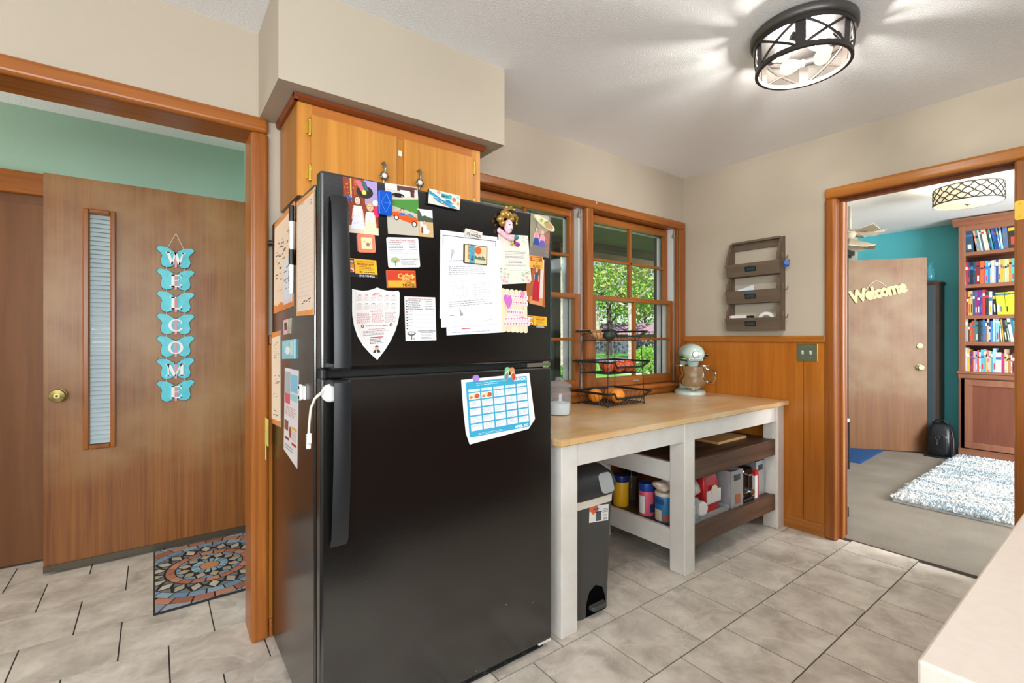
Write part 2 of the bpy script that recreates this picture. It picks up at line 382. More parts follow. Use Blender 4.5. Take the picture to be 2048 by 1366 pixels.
# wainscot sheets, chair rails, baseboards
t = group_struct('trim_wainscot', (XR, 1.6, 0))
for a, b in ((1.18, 1.30), (1.303, 1.885), (1.888, 2.135)): B(XR-.012, XR-.0005, a, b, .02, 1.186).build('panel', 'panel_wood', t)
for a, b in ((.37, .80), (.803, 1.20), (1.203, 1.60), (1.603, 2.0), (2.003, 2.40), (2.403, 2.80), (2.803, 3.256)): B(a, b, YW-.012, YW-.0005, .02, .835 if a > 1.2 else 1.186).build('panel', 'panel_wood', t)
struct(B(XR-.024, XR, 1.18, 2.15, 1.184, 1.226).build('trim_1', 'trim_y', bevel=.006))
struct(B(.37, 1.32, YW-.024, YW, 1.184, 1.226).build('trim_2', 'trim_x', bevel=.006))
struct(B(XR-.022, XR, 1.18, 2.14, 0, .075).build('baseboard_right', 'trim_y', bevel=.006))
struct(B(.37, XR-.02, YW-.022, YW, 0, .075).build('baseboard_back', 'trim_x', bevel=.006))

# casing of the opening to the hall
t = group_struct('trim_hall_opening', (.33, YW, 0))
B(.304, .369, YW-.03, YW, 0, 2.036).build('casing', 'trim_v', t, bevel=.017, bseg=4)
B(-.81, .369, YW-.03, YW, 2.036, 2.097).build('casing', 'trim_x', t, bevel=.017, bseg=4)
B(.308, .322, YW, 2.305, 0, 2.04).build('jamb', 'trim_v', t)
B(-.75, .322, YW, 2.305, 2.04, 2.055).build('jamb', 'trim_x', t)
B(-.81, -.75, YW-.03, YW, 0, 2.036).build('casing', 'trim_v', t, bevel=.017, bseg=4)
B(-.752, -.738, YW, 2.305, 0, 2.04).build('jamb', 'trim_v', t)
# casing of the opening to the living room
t = group_struct('trim_living_opening', (XR, 1.15, 0))
B(XR-.03, XR, 1.121, 1.183, 0, 2.05).build('casing', 'trim_v', t, bevel=.017, bseg=4)
B(XR-.03, XR, .30, 1.183, 2.05, 2.112).build('casing', 'trim_y', t, bevel=.017, bseg=4)
B(XR-.03, XR, .30, .385, 0, 2.05).build('casing', 'trim_v', t, bevel=.012)
B(XR-.012, 3.395, 1.123, 1.14, 0, 2.05).build('jamb', 'dark_trim', t)
B(XR-.012, 3.395, .372, .382, 0, 2.05).build('jamb', 'trim_v', t)
B(XR-.012, 3.395, .375, 1.14, 2.05, 2.064).build('jamb', 'dark_trim', t)
B(XR+.045, XR+.085, 1.106, 1.124, 0, 2.035).build('door_stop', 'trim_v', t, bevel=.004)
B(XR+.045, XR+.085, .38, 1.124, 2.035, 2.052).build('door_stop', 'dark_trim', t)
B(3.39, 3.41, 1.113, 1.18, 0, 2.1).build('casing', 'dark_trim', t, bevel=.006)
M('brass', '#d9b14a', .3, metal=.9)
hp = MB(); hp.prism(rrect(-.028, -.045, .028, .045, .008), (XR-.031, .354, 1.81), (0, -1, 0), (0, 0, 1), (-1, 0, 0), 0, .002)
h = hp.build('hinge_plate', 'brass', t)
s = MB()
for dz in (-.03, 0, .03): s.ball((XR-.034, .354+(.012 if dz else -.01), 1.81+dz), (.002, .004, .004), 8, 6)
s.build('screw', 'brass', h)

# ---------------------------------------------------------------- window: twin double-hung sashes
M('clear_glass', '#ffffff'); MATS.pop('clear_glass'); glass('clear_glass')
win = group_struct('window_1', (2.2, YW, .86))
def wpart(name, mat, b, bev=.004): return B(*b).build(name, mat, win, bevel=bev)
wpart('casing', 'trim_x', (1.27, 3.256, YW-.024, YW, 2.038, 2.094), .01)
wpart('casing', 'trim_v', (3.184, 3.256, YW-.024, YW, .86, 2.038), .01)
wpart('casing', 'trim_v', (1.27, 1.335, YW-.024, YW, .86, 2.038), .01)
wpart('mullion', 'trim_v', (2.186, 2.249, YW-.022, 2.30, .86, 2.04), .008)
wpart('jamb', 'trim_v', (3.178, 3.19, YW, 2.30, .86, 2.045)); wpart('jamb', 'trim_v', (1.32, 1.335, YW, 2.30, .86, 2.045))
wpart('jamb', 'trim_x', (1.335, 3.178, YW, 2.30, 2.036, 2.046)); wpart('sill', 'trim_x', (1.335, 3.178, YW, 2.32, .85, .882))
wpart('stool', 'trim_x', (1.25, 3.262, YW-.05, YW+.01, .857, .884), .006); wpart('apron', 'trim_x', (1.27, 3.256, YW-.026, YW, .812, .857), .005)
for xa, xb in ((1.335, 2.186), (2.249, 3.178)):
    for x in (xa, xb-.034):                               # spring-balance tracks in aluminium
        tr = wpart('track', 'storm_white', (x, x+.034, 2.175, 2.262, .885, 2.036), 0)
        B(x+.012, x+.02, 2.165, 2.176, .885, 2.036).build('track_rib', 'alu', tr)
    # upper sash (outer) and lower sash (inner): stiles, rails, muntins, four panes
    for nm, x0, x1, z0, z1, y0, y1, st, rb, rt in (('upper_sash', xa+.034, xb-.034, 1.462, 2.03, 2.212, 2.246, .036, .03, .046), ('lower_sash', xa+.02, xb-.02, .885, 1.492, 2.172, 2.208, .042, .062, .03)):
        s = MB().box(x0, x0+st, y0, y1, z0, z1).box(x1-st, x1, y0, y1, z0, z1)
        sash = s.build(nm, 'trim_v', win, bevel=.003)
        MB().box(x0+st, x1-st, y0, y1, z0, z0+rb).box(x0+st, x1-st, y0, y1, z1-rt, z1).build('rail', 'trim_x', sash, bevel=.003)
        xm = (x0+x1)/2; zm = (z0+rb+z1-rt)/2
        B(xm-.011, xm+.011, y0+.004, y1-.004, z0+rb, z1-rt).build('muntin', 'trim_v', sash, bevel=.003)
        B(x0+st, x1-st, y0+.004, y1-.004, zm-.009, zm+.009).build('muntin', 'trim_x', sash, bevel=.003)
        for pa, pb in ((x0+st, xm-.011), (xm+.011, x1-st)):
            for qa, qb in ((z0+rb, zm-.009), (zm+.009, z1-rt)):
                B(pa, pb, (y0+y1)/2-.001, (y0+y1)/2+.002, qa, qb).build('pane', 'clear_glass', sash)
        if nm == 'lower_sash':
            lk = MB().box(xm-.03, xm+.03, y0+.006, y0+.03, z1, z1+.008).cyl((xm+.01, y0+.016, z1+.006), (xm+.034, y0+.006, z1+.02), .006)
            lk.build('sash_lock', 'brass', sash)
            lf = MB().box(xm-.03, xm+.03, y0-.004, y0, z0+.02, z0+.034).tube([(xm-.025, y0-.002, z0+.026), (xm-.02, y0-.016, z0+.024), (xm+.02, y0-.016, z0+.024), (xm+.025, y0-.002, z0+.026)], .003, 6)
            lf.build('sash_lift', 'alu', sash)
    # outer storm frame and the dark exterior jamb
    s = MB()
    for b in ((xa+.02, xa+.05, 2.285, 2.3, .885, 2.03), (xb-.05, xb-.02, 2.285, 2.3, .885, 2.03), (xa+.02, xb-.02, 2.285, 2.3, 1.985, 2.03), (xa+.02, xb-.02, 2.285, 2.3, .885, .93), (xa+.02, xb-.02, 2.285, 2.3, 1.47, 1.49)): s.box(*b)
    s.build('storm_frame', 'storm_white', win)
M('ext_dark', '#37342f', .7)
for x0, x1 in ((3.15, 3.195), (2.19, 2.215)): B(x0, x1, 2.305, 2.345, .85, 2.05).build('outer_jamb', 'ext_dark', win)
B(1.33, 3.195, 2.305, 2.36, 2.02, 2.06).build('outer_head', 'ext_dark', win)
for x, y, z in ((2.158, 2.168, 2.005), (3.16, 2.168, 2.0)):
    s = MB().cyl((x, y, z+.03), (x-.012, y-.004, z-.02), .006, .008).cyl((x-.012, y-.012, z-.02), (x-.012, y+.004, z-.02), .012)
    s.build('balance_clip', 'alu', win, smooth=True)
for i, px in enumerate((1192,)):
    p = P(px, 404, Y=YW-.026)
    s = MB().tube([p+Vector((0, 0, .012)), p+Vector((0, -.004, -.01)), p+Vector((-.004, -.012, -.016)), p+Vector((-.006, -.014, -.006))], .0016, 6)
    tag(s.build('wall_hook', 'storm_white', smooth=True), 'small white cup hook on the window head casing', 'hook')

# ---------------------------------------------------------------- doors of the hall
hall = group_struct('trim_closet', (-.8, 3.57, 0))
B(-2.3, -.44, 3.555, 3.6, 1.975, 2.092).build('header', 'trim_x', hall, bevel=.006)
B(-2.3, -.44, 3.6, 3.62, 1.93, 1.98).build('header_rail', 'closet_wood', hall)
struct(B(-1.7, -.36, 3.602, 3.64, .012, 1.98).build('door_3', 'closet_wood'))
d1 = group_struct('door_1', (0, 3.4, 0))
dl = MB()
for b in ((-.455, -.279, 3.38, 3.42, .03, 2.057), (-.193, .462, 3.38, 3.42, .03, 2.057), (-.279, -.193, 3.38, 3.42, 1.877, 2.057), (-.279, -.193, 3.38, 3.42, .03, .64)): dl.box(*b)
dl.build('leaf', 'door_wood', d1)
fr = MB()
for b in ((-.305, -.279, 3.366, 3.384, .62, 1.9), (-.193, -.168, 3.366, 3.384, .62, 1.9), (-.279, -.193, 3.366, 3.384, 1.877, 1.9), (-.279, -.193, 3.366, 3.384, .62, .643)): fr.box(*b)
lf = lab(fr.build('lite_frame', 'trim_v', d1, bevel=.006), 'narrow wooden frame around the blind window')
M('blind_white', '#cfdfe6', .5)
nsl = 52
for i in range(nsl):
    z = .645+(1.876-.645)*(i+.5)/nsl
    s = MB().hexa([(-.278, 3.392, z-.0108), (-.194, 3.392, z-.0108), (-.194, 3.393, z-.0108), (-.278, 3.393, z-.0108)], [(-.278, 3.404, z+.0108), (-.194, 3.404, z+.0108), (-.194, 3.405, z+.0108), (-.278, 3.405, z+.0108)])
    s.build('blind_slat', 'blind_white', d1)
B(-.279, -.193, 3.412, 3.415, .643, 1.877).build('pane', 'clear_glass', d1)
M('old_brass', '#b3a468', .3, metal=.85)
kn = P(117, 790, Y=3.375); q = Matrix.Rotation(math.pi/2, 3, 'X')
k = MB().lathe([(.034, 0), (.033, .006), (.016, .012), (.014, .03), (.03, .04), (.034, .052), (.03, .064), (.014, .068), (.013, .066)], kn+Vector((0, .005, 0)), 24, M4=q).build('door_knob', 'old_brass', d1, smooth=True)
MB().cyl(kn+Vector((0, -.06, 0)), kn+Vector((0, -.066, 0)), .006).build('keyhole', 'dark_trim', k)
M('sweep_metal', '#5d5648', .4, metal=.6)
B(-.455, .462, 3.372, 3.382, .012, .045).build('door_sweep', 'sweep_metal', d1)
struct(B(.455, .472, 2.47, 3.37, 0, .02).build('trim_threshold', 'sweep_metal'))

# ---------------------------------------------------------------- outside, seen through the window
M('grass', '#4f9a35', .9, var='#7dbb4c', vscale=1.5, bump=.6, bscale=40)
M('asphalt', '#8d9296', .9, var='#a4a8aa', vscale=2); M('concrete', '#c9c4b8', .9)
M('porch_paint', '#6d6f58', .8, var='#7d7d64', vscale=3); M('fascia_paint', '#cbb693', .7); M('post_dark', '#39352f', .7)
wood('fence_wood', '#3d4a5a', '#5d6b7c', 'Z', 12, .8, .9); M('roof_pink', '#a58a94', .8, var='#94747f', vscale=12); M('brick_far', '#8d6b58', .8)
M('leaf_green', '#5c9a3a', .6, var='#9cc04e', vscale=2.2, spec=.3); M('leaf_olive', '#7f9a48', .6, var='#b7b86a', vscale=1.7, spec=.3); M('leaf_dark', '#3d7a34', .6, var='#6ca844', vscale=2, spec=.3)
M('bark_white', '#cfcabd', .9, var='#8f8a7d', vscale=5, bump=.4, bscale=20); M('bark_dark', '#3b342c', .9, var='#544a3d', vscale=8)
struct(B(-30, 130, 2.31, 150, -.45, -.25).build('ground_lawn', 'grass'))
def outp(px, d): return (_F+_R*((px-1024)/FPX))*d
fd = (_F+_R*((1230-1024)/FPX)).normalized(); fs = Vector((fd.y, -fd.x, 0))
def strip(name, mat, d0, d1, z):
    a = fd*d0-fs*45; b = fd*d0+fs*45; c = fd*d1+fs*45; d = fd*d1-fs*45
    return struct(MB().add([(p.x, p.y, z) for p in (a, b, c, d)]+[(p.x, p.y, z-.04) for p in (a, b, c, d)], [(0, 1, 2, 3), (4, 5, 6, 7), (0, 1, 5, 4), (1, 2, 6, 5), (2, 3, 7, 6), (3, 0, 4, 7)]).build(name, mat))
strip('ground_road', 'asphalt', 27, 34.5, -.235); strip('ground_walk', 'concrete', 19.5, 21, -.235)
MB().box(.6, 10, 2.3, 4.28, 2.37, 2.46).build('ceiling_porch', 'porch_paint')['kind'] = 'structure'
struct(B(.6, 10, 4.26, 4.3, 2.2, 2.46).build('trim_fascia', 'fascia_paint')); struct(B(.6, 10, 4.1, 4.26, 2.31, 2.37).build('trim_beam', 'porch_paint'))
struct(B(.6, 10, 2.3, 4.4, -.25, -.12).build('floor_porch', 'concrete'))
pp = P(1109, 600, Y=4.15)
struct(B(pp.x-.05, pp.x+.05, 4.1, 4.2, -.12, 2.32).build('trim_porch_post', 'post_dark'))
fe = thing('picket_fence', 'weathered blue grey board fence beyond the street', 'fence', tuple(fd*47)[:2]+(-.25,))
b0 = None
for i in range(-34, 34):
    c = fd*47+fs*(i*.42); h = 1.06+random.uniform(-.02, .02)
    a = c-fs*.2; b = c+fs*.2; n = fd*.03
    MB().hexa([(p.x, p.y, -.25) for p in (a, b, b+n, a+n)], [(p.x, p.y, -.25+h) for p in (a, b, b+n, a+n)]).build('board', 'fence_wood', fe)
ho = thing('far_house', 'low brick house with a pinkish roof beyond the fence', 'house', tuple(fd*62)[:2]+(-.25,))
c = fd*62; a = c-fs*2; b = c+fs*22
MB().hexa([(p.x, p.y, -.25) for p in (a, b, b+fd*6, a+fd*6)], [(p.x, p.y, 1.7) for p in (a, b, b+fd*6, a+fd*6)]).build('wall', 'brick_far', ho)
a = c-fs*3-fd*.6; b = c+fs*23-fd*.6
MB().hexa([(p.x, p.y, 1.6) for p in (a, b, b+fd*7.2, a+fd*7.2)], [(p.x, p.y, 3.1) for p in (a+fd*3.4+fs*1.5, b+fd*3.4-fs*1.5, b+fd*3.8-fs*1.5, a+fd*3.8+fs*1.5)]).build('roof', 'roof_pink', ho)
def leaf_cloud(mb, c, r, n, s, rnd):
    for _ in range(n):
        while True:
            p = Vector((rnd.uniform(-1, 1), rnd.uniform(-1, 1), rnd.uniform(-1, 1)))
            if p.length < 1 and p.length > .35: break
        p = Vector((c[0]+p.x*r[0], c[1]+p.y*r[1], c[2]+p.z*r[2])); q = Matrix.Rotation(rnd.uniform(0, 6.3), 3, (rnd.uniform(-1, 1), rnd.uniform(-1, 1), rnd.uniform(-1, 1)))
        z = s*rnd.uniform(.6, 1.3)
        mb.add([p+q @ Vector(v) for v in ((-z, 0, 0), (0, -z*.55, .1*z), (z, 0, 0), (0, z*.55, .1*z))], [(0, 1, 2, 3)])
def tree(label, px, d, h, r, bark, leaf, clouds, branches, seed, nl=900, ls=.16, spread=1., name='leafy_tree'):
    rnd = random.Random(seed); b = outp(px, d); t = thing(name, label, 'tree', (b.x, b.y, -.25), 'trees across the street')
    lean = fs*rnd.uniform(-.3, .3)
    MB().tube([(b.x, b.y, -.25), tuple(b+lean*.3+Vector((0, 0, h*.4))), tuple(b+lean+Vector((0, 0, h)))], [r, r*.8, r*.45], 10).build('trunk', bark, t, smooth=True)
    bm_ = MB()
    for i in range(branches):
        z = h*rnd.uniform(.35, .95); a = rnd.uniform(0, 6.28); L = h*rnd.uniform(.3, .55)
        p0 = b+Vector((0, 0, z)); sd = fs*math.cos(a)+fd*math.sin(a)*.6; e = p0+sd*L+Vector((0, 0, L*rnd.uniform(.2, .8))); m_ = (p0+e)/2+Vector((0, 0, L*.12))
        bm_.tube([p0, m_, e], [r*.42, r*.28, r*.1], 6)
        for q in range(3):
            s0 = m_.lerp(e, rnd.uniform(.1, .8)); bm_.tube([s0, s0+Vector((rnd.uniform(-1, 1), rnd.uniform(-1, 1), rnd.uniform(-.1, .8)))*L*.4], [r*.16, r*.04], 5)
    bm_.build('branches', bark, t, smooth=True)
    lb = MB()
    for cu, cz, rx, rz in clouds: leaf_cloud(lb, tuple(b+fs*cu+Vector((0, 0, cz))), (rx, rx, rz), nl, ls, rnd)
    stuff(lb.build('foliage', leaf, t))
tree('tall pale barked tree with bare white limbs behind the middle muntin', 1262, 30, 8.5, .2, 'bark_white', 'leaf_olive', [(-1.5, 6.2, 3.2, 2.2), (2.5, 6.6, 3.4, 2.4)], 9, 3, 900, .17)
tree('dark trunked tree spreading behind the wire basket', 1218, 40, 4.6, .26, 'bark_dark', 'leaf_green', [(0, 5.2, 4.4, 2.0), (-4, 4.6, 3, 1.6), (4.5, 4.8, 3, 1.6)], 8, 11, 900, .2)
tree('leafy tree filling the upper sash near the mullion', 1196, 60, 9, .3, 'bark_white', 'leaf_green', [(-2, 9, 5, 3.4), (2.6, 8.4, 4.4, 3.2)], 6, 21, 1100, .26)
tree('yellow green tree behind the corner of the window', 1318, 50, 8, .3, 'bark_white', 'leaf_olive', [(0, 7.5, 4.2, 3.4), (-2, 5.2, 3, 2)], 8, 31, 1100, .24)
tree('pale leaning tree trunk seen past the fridge edge', 1122, 22, 7.5, .16, 'bark_white', 'leaf_dark', [(-1, 6.4, 2.6, 2)], 6, 41, 500, .15)
tree('background tree far beyond the fence boards', 1128, 78, 8, .3, 'bark_dark', 'leaf_dark', [(0, 6.5, 6, 4), (6, 6.5, 5, 3.6)], 5, 51, 900, .32)
tree('background tree standing behind the far house', 1290, 86, 8, .3, 'bark_dark', 'leaf_dark', [(0, 6, 7, 4.4), (9, 6.4, 7, 4.6)], 5, 61, 1000, .36)
for i, (px, d, h, lb_) in enumerate(((1304, 17, 1.15, 'round green shrub outside the lower corner of the window'), (1290, 26, .9, 'bushy shrub by the street at the fence end'), (1112, 14, .7, 'low shrub outside beside the porch post'))):
    b = outp(px, d); t = thing('garden_shrub', lb_, 'shrub', (b.x, b.y, -.25), 'shrubs outside')
    s = MB()
    for k in range(6): s.tube([(b.x, b.y, -.25), (b.x+random.uniform(-.3, .3), b.y+random.uniform(-.3, .3), -.25+h*.7)], [.015, .005], 5)
    s.build('stem', 'bark_dark', t)
    lb = MB(); leaf_cloud(lb, (b.x, b.y, -.25+h*.55), (h*.62, h*.62, h*.52), 1400, .045 if d < 20 else .07, random.Random(i)); stuff(lb.build('foliage', 'leaf_green', t))

struct(MB().box(.75, 3.26, -2.295, -1.72, .0, 2.43).build('unseen_cabinet_block', wood('unseen_block_wood', '#3a2010', '#553218', 'Z', 30, .5, .8)))  # unseen cabinet block added to darken the reflection in the refrigerator front
# ---------------------------------------------------------------- refrigerator
def depth(p): return (Vector(p)-Vector((0, 0, CH))).dot(_F)
def fridge_black():
    m, n, l, b = newmat('fridge_black'); MATS['fridge_black'] = m
    tc = n.new('ShaderNodeTexCoord')
    t = n.new('ShaderNodeTexNoise'); t.inputs['Scale'].default_value = 260; t.inputs['Detail'].default_value = 2; l.new(tc.outputs['Object'], t.inputs['Vector'])
    bp = n.new('ShaderNodeBump'); bp.inputs['Strength'].default_value = .06; bp.inputs['Distance'].default_value = .002; l.new(t.outputs['Fac'], bp.inputs['Height']); l.new(bp.outputs[0], b.inputs['Normal'])
    v = n.new('ShaderNodeTexVoronoi'); v.inputs['Scale'].default_value = 16; l.new(tc.outputs['Object'], v.inputs['Vector'])
    r = n.new('ShaderNodeValToRGB'); e = r.color_ramp.elements; e[0].position = .035; e[0].color = (1, 1, 1, 1); e[1].position = .05; e[1].color = (0, 0, 0, 1); l.new(v.outputs['Distance'], r.inputs[0])
    t2 = n.new('ShaderNodeTexNoise'); t2.inputs['Scale'].default_value = 2.3; l.new(tc.outputs['Object'], t2.inputs['Vector'])
    r2 = n.new('ShaderNodeValToRGB'); e = r2.color_ramp.elements; e[0].position = .6; e[0].color = (0, 0, 0, 1); e[1].position = .64; e[1].color = (1, 1, 1, 1); l.new(t2.outputs['Fac'], r2.inputs[0])
    mu = n.new('ShaderNodeMath'); mu.operation = 'MULTIPLY'; l.new(r.outputs[0], mu.inputs[0]); l.new(r2.outputs[0], mu.inputs[1])
    mx = n.new('ShaderNodeMix'); mx.data_type = 'RGBA'; l.new(mu.outputs[0], mx.inputs['Factor']); mx.inputs['A'].default_value = lin('#0a0a0a'); mx.inputs['B'].default_value = lin('#c9c9c4'); l.new(mx.outputs['Result'], b.inputs['Base Color'])
    b.inputs['Roughness'].default_value = .2; b.inputs['IOR'].default_value = 2.0
fridge_black()
M('black_plastic', '#1a1b1c', .38); M('black_matte', '#101010', .7); M('handle_black', '#1c1d1f', .4); M('chrome', '#c9cacc', .18, metal=1); M('white_plastic', '#e9e7e2', .4)
FX0, FX1, FY, FZ = .375, 1.252, 1.41, 1.692
fr = thing('refrigerator', 'black top-freezer refrigerator covered with papers and magnets', 'refrigerator', (.81, 1.76, 0))
lab(B(FX0, FX1-.004, 1.476, 2.10, .03, 1.668).build('body', 'fridge_black', fr, bevel=.006), 'black side and top casing')
B(FX0+.012, FX1-.012, 1.452, 1.478, .06, 1.65).build('gasket', 'black_matte', fr)
B(FX0, FX1, FY, 1.453, 1.121, FZ).build('freezer_door', 'fridge_black', fr, bevel=.009, bseg=3)
B(FX0, FX1, FY, 1.453, .032, 1.098).build('fridge_door', 'fridge_black', fr, bevel=.009, bseg=3)
def handle(zs, offs):
    rings = []
    for z, o in zip(zs, offs):
        rings.append([(x, FY-y, z) for x, y in ((.402, o-.016), (.444, o-.016), (.447, o-.004), (.438, o), (.408, o), (.399, o-.004))])
    return MB().loft(rings)
handle([1.622, 1.60, 1.5, 1.35, 1.2, 1.13, 1.124], [.018, .03, .04, .05, .056, .056, .05]).build('handle', 'handle_black', fr, smooth=True)
handle([1.094, 1.088, 1.02, .85, .72, .64, .618], [.05, .056, .056, .05, .04, .03, .018]).build('handle', 'handle_black', fr, smooth=True)
MB().box(.4, .446, FY-.04, FY+.002, 1.124, 1.14).build('handle_foot', 'handle_black', fr); MB().box(.4, .446, FY-.04, FY+.002, 1.078, 1.094).build('handle_foot', 'handle_black', fr)
B(1.16, 1.235, 1.43, 1.53, FZ-.002, FZ+.014).build('hinge_cap', 'black_plastic', fr, bevel=.005)
MB().box(1.13, 1.246, FY+.004, 1.45, 1.102, 1.117).build('middle_hinge', 'chrome', fr)
B(1.19, 1.25, FY+.006, 1.46, .022, .031).build('bottom_hinge', 'white_plastic', fr)
MB().cyl((.388, 1.432, 1.098), (.388, 1.432, 1.121), .012).build('hinge_plug', 'black_plastic', fr)
g = B(FX0+.02, FX1-.03, 1.432, 1.47, .0, .03).build('toe_grille', 'black_plastic', fr)
s = MB()
for i in range(9):
    x = .42+i*.09
    for z in (.008, .016, .023): s.box(x, x+.07, 1.428, 1.433, z, z+.004)
s.build('grille_slot', 'black_matte', g)
for x in (.42, 1.2):
    for y in (1.5, 2.05): MB().cyl((x, y, 0), (x, y, .035), .02).build('foot', 'black_plastic', fr)

# ---------------------------------------------------------------- cabinet over the refrigerator
cb = thing('wall_cabinet', 'golden wooden two-door cabinet hanging above the refrigerator', 'cabinet', (.8, 2.0, 1.72))
wood('cabinet_side', '#8f5a25', '#b27a3c', 'Z', 50, .4, .9)
lab(B(.413, 1.197, 1.866, 2.142, 1.73, 2.07).build('body', 'cabinet_side', cb), 'brown wooden box')
dz0, dz1 = 1.76, 2.028
for b in ((.413, .462, 1.845, 1.866, 1.73, 2.07), (1.15, 1.197, 1.845, 1.866, 1.73, 2.07), (.775, .835, 1.846, 1.866, 1.7605, 2.0295)): B(*b).build('stile', 'cabinet_wood', cb)
MB().box(.462, 1.15, 1.845, 1.866, 2.03, 2.07).box(.462, 1.15, 1.845, 1.866, 1.73, 1.76).build('rail', 'cabinet_rail', cb)
MB().prism([(0, 0), (-.012, 0), (-.022, .01), (-.022, .022), (0, .022)], (.396, 1.845, 2.069), (0, 1, 0), (0, 0, 1), (1, 0, 0), 0, .816).prism([(0, 0), (-.012, 0), (-.017, .01), (-.017, .022), (0, .022)], (.413, 1.825, 2.069), (1, 0, 0), (0, 0, 1), (0, 1, 0), 0, .317).build('crown_moulding', 'crown_wood', cb)
M('pewter', '#8b8270', .35, metal=.8); M('ceramic', '#ece5d4', .25)
for px0, px1, side in ((622.5, 794, -1), (809, 947, 1)):
    x0 = P(px0, 300, Y=1.828).x; x1 = P(px1, 300, Y=1.828).x
    d = B(x0, x1, 1.828, 1.845, dz0-.012, dz1).build('door', 'cabinet_wood', cb, bevel=.003)
    hx = (x1-.04) if side < 0 else (x0+.05)
    if side < 0: hp = P(768, 352, Y=1.815)
    else: hp = P(839, 366, Y=1.815)
    s = MB().tube([hp+Vector((-.002, .012, .052)), hp+Vector((-.002, -.006, .05)), hp+Vector((-.001, -.014, .034)), hp+Vector((0, -.01, .014)), hp+Vector((0, -.002, 0)), hp+Vector((0, .004, -.026)), hp+Vector((0, .012, -.03))], [.005, .006, .006, .005, .006, .005, .005], 8)
    s.lathe([(.015, 0), (.017, .004), (.013, .008)], hp+Vector((0, .002, 0)), 14, M4=Matrix.Rotation(math.pi/2, 3, 'X'))
    for k in range(8): s.ball(hp+Vector((.015*math.cos(k*.785), -.004, .015*math.sin(k*.785))), .004, 6, 5)
    h = s.build('handle', 'pewter', d, smooth=True)
    MB().ball(hp+Vector((0, -.007, 0)), (.0105, .006, .0105), 14, 8).build('ceramic_button', 'ceramic', d, smooth=True)
    for z in (1.98, 1.815):
        x = (x0-.004) if side < 0 else (x1+.004)
        MB().cyl((x, 1.829, z-.024), (x, 1.829, z+.024), .006).ball((x, 1.829, z+.026), .006, 8, 6).ball((x, 1.829, z-.026), .006, 8, 6).box(x-.012 if side < 0 else x, x if side < 0 else x+.012, 1.836, 1.846, z-.022, z+.022).build('hinge', 'brass', d, smooth=True)
p = P(799.5, 307, Y=1.844)
B(p.x-.008, p.x+.008, 1.840, 1.845, p.z-.012, p.z+.01).build('latch_block', 'ceramic', cb)

# ---------------------------------------------------------------- work table
def butcher():
    m, n, l, b = newmat('butcher_block'); MATS['butcher_block'] = m
    tc = n.new('ShaderNodeTexCoord'); br = n.new('ShaderNodeTexBrick'); l.new(tc.outputs['Object'], br.inputs['Vector'])
    br.inputs['Scale'].default_value = 1; br.inputs['Brick Width'].default_value = .62; br.inputs['Row Height'].default_value = .042; br.inputs['Mortar Size'].default_value = .0008
    br.inputs['Color1'].default_value = lin('#e6bb82'); br.inputs['Color2'].default_value = lin('#dab07a'); br.inputs['Mortar'].default_value = lin('#c0935c')
    mp = n.new('ShaderNodeMapping'); mp.inputs['Scale'].default_value = (2, 40, 40); l.new(tc.outputs['Object'], mp.inputs[0])
    t = n.new('ShaderNodeTexNoise'); t.inputs['Scale'].default_value = 1; t.inputs['Detail'].default_value = 6; l.new(mp.outputs[0], t.inputs['Vector'])
    t2 = n.new('ShaderNodeTexNoise'); t2.inputs['Scale'].default_value = 3.4; t2.inputs['Detail'].default_value = 6; l.new(tc.outputs['Object'], t2.inputs['Vector'])
    mx = n.new('ShaderNodeMix'); mx.data_type = 'RGBA'; mx.blend_type = 'MULTIPLY'; mx.inputs['Factor'].default_value = .35; l.new(br.outputs['Color'], mx.inputs['A']); l.new(t.outputs['Color'], mx.inputs['B'])
    m2 = n.new('ShaderNodeMix'); m2.data_type = 'RGBA'; r = n.new('ShaderNodeMapRange'); r.inputs[1].default_value = .45; r.inputs[2].default_value = .75; r.inputs[4].default_value = .6; l.new(t2.outputs['Fac'], r.inputs[0]); l.new(r.outputs[0], m2.inputs['Factor'])
    l.new(mx.outputs['Result'], m2.inputs['A']); m2.inputs['B'].default_value = lin('#ecd8bc'); l.new(m2.outputs['Result'], b.inputs['Base Color']); b.inputs['Roughness'].default_value = .3
butcher()
wood('stained_dark', '#2e1b10', '#6c4a32', 'X', 30, .5, .7)
tb = thing('work_table', 'long white painted work table with butcher block top under the window', 'table', (2.25, 1.76, 0))
lab(B(1.268, 3.243, 1.381, 2.098, .783, .812).build('table_top', 'butcher_block', tb, bevel=.004), 'scuffed maple butcher block top')
YL = 1.415
for x0 in (1.307, 2.154, 3.158):
    for y0 in (YL, 1.985): B(x0, x0+.09, y0, y0+.09, 0, .783).build('leg', 'paint_white', tb, bevel=.004)
for a, b in ((1.397, 2.154), (2.244, 3.158)):
    B(a, b, YL+.006, YL+.03, .684, .783).build('apron', 'paint_white', tb); B(a, b, 2.04, 2.065, .684, .783).build('apron', 'paint_white', tb)
for x in (1.317, 3.166):
    for z0, z1 in ((.684, .783), (.465, .541), (.116, .236)): B(x, x+.03, YL+.09, 1.985, z0, z1).build('side_rail', 'paint_white', tb)
for z0, z1 in ((.462, .562), (.106, .216)): B(2.156, 2.18, YL+.03, 1.985, z0, z1).build('side_rail', 'paint_white', tb, bevel=.003)
for z0, z1 in ((.468, .569), (.12, .219)):
    B(2.244, 3.158, YL+.012, YL+.04, z0, z1).build('shelf_edge', 'stained_dark', tb, bevel=.004)
    for k in range(4):
        y = YL+.042+k*.151; B(2.182, 3.19, y, y+.148, z1-.03, z1-.004).build('shelf_plank', 'stained_dark', tb)
def onz(px, py, z): return P(px, py, Z=z)
cbp = onz(1480, 888, .567)
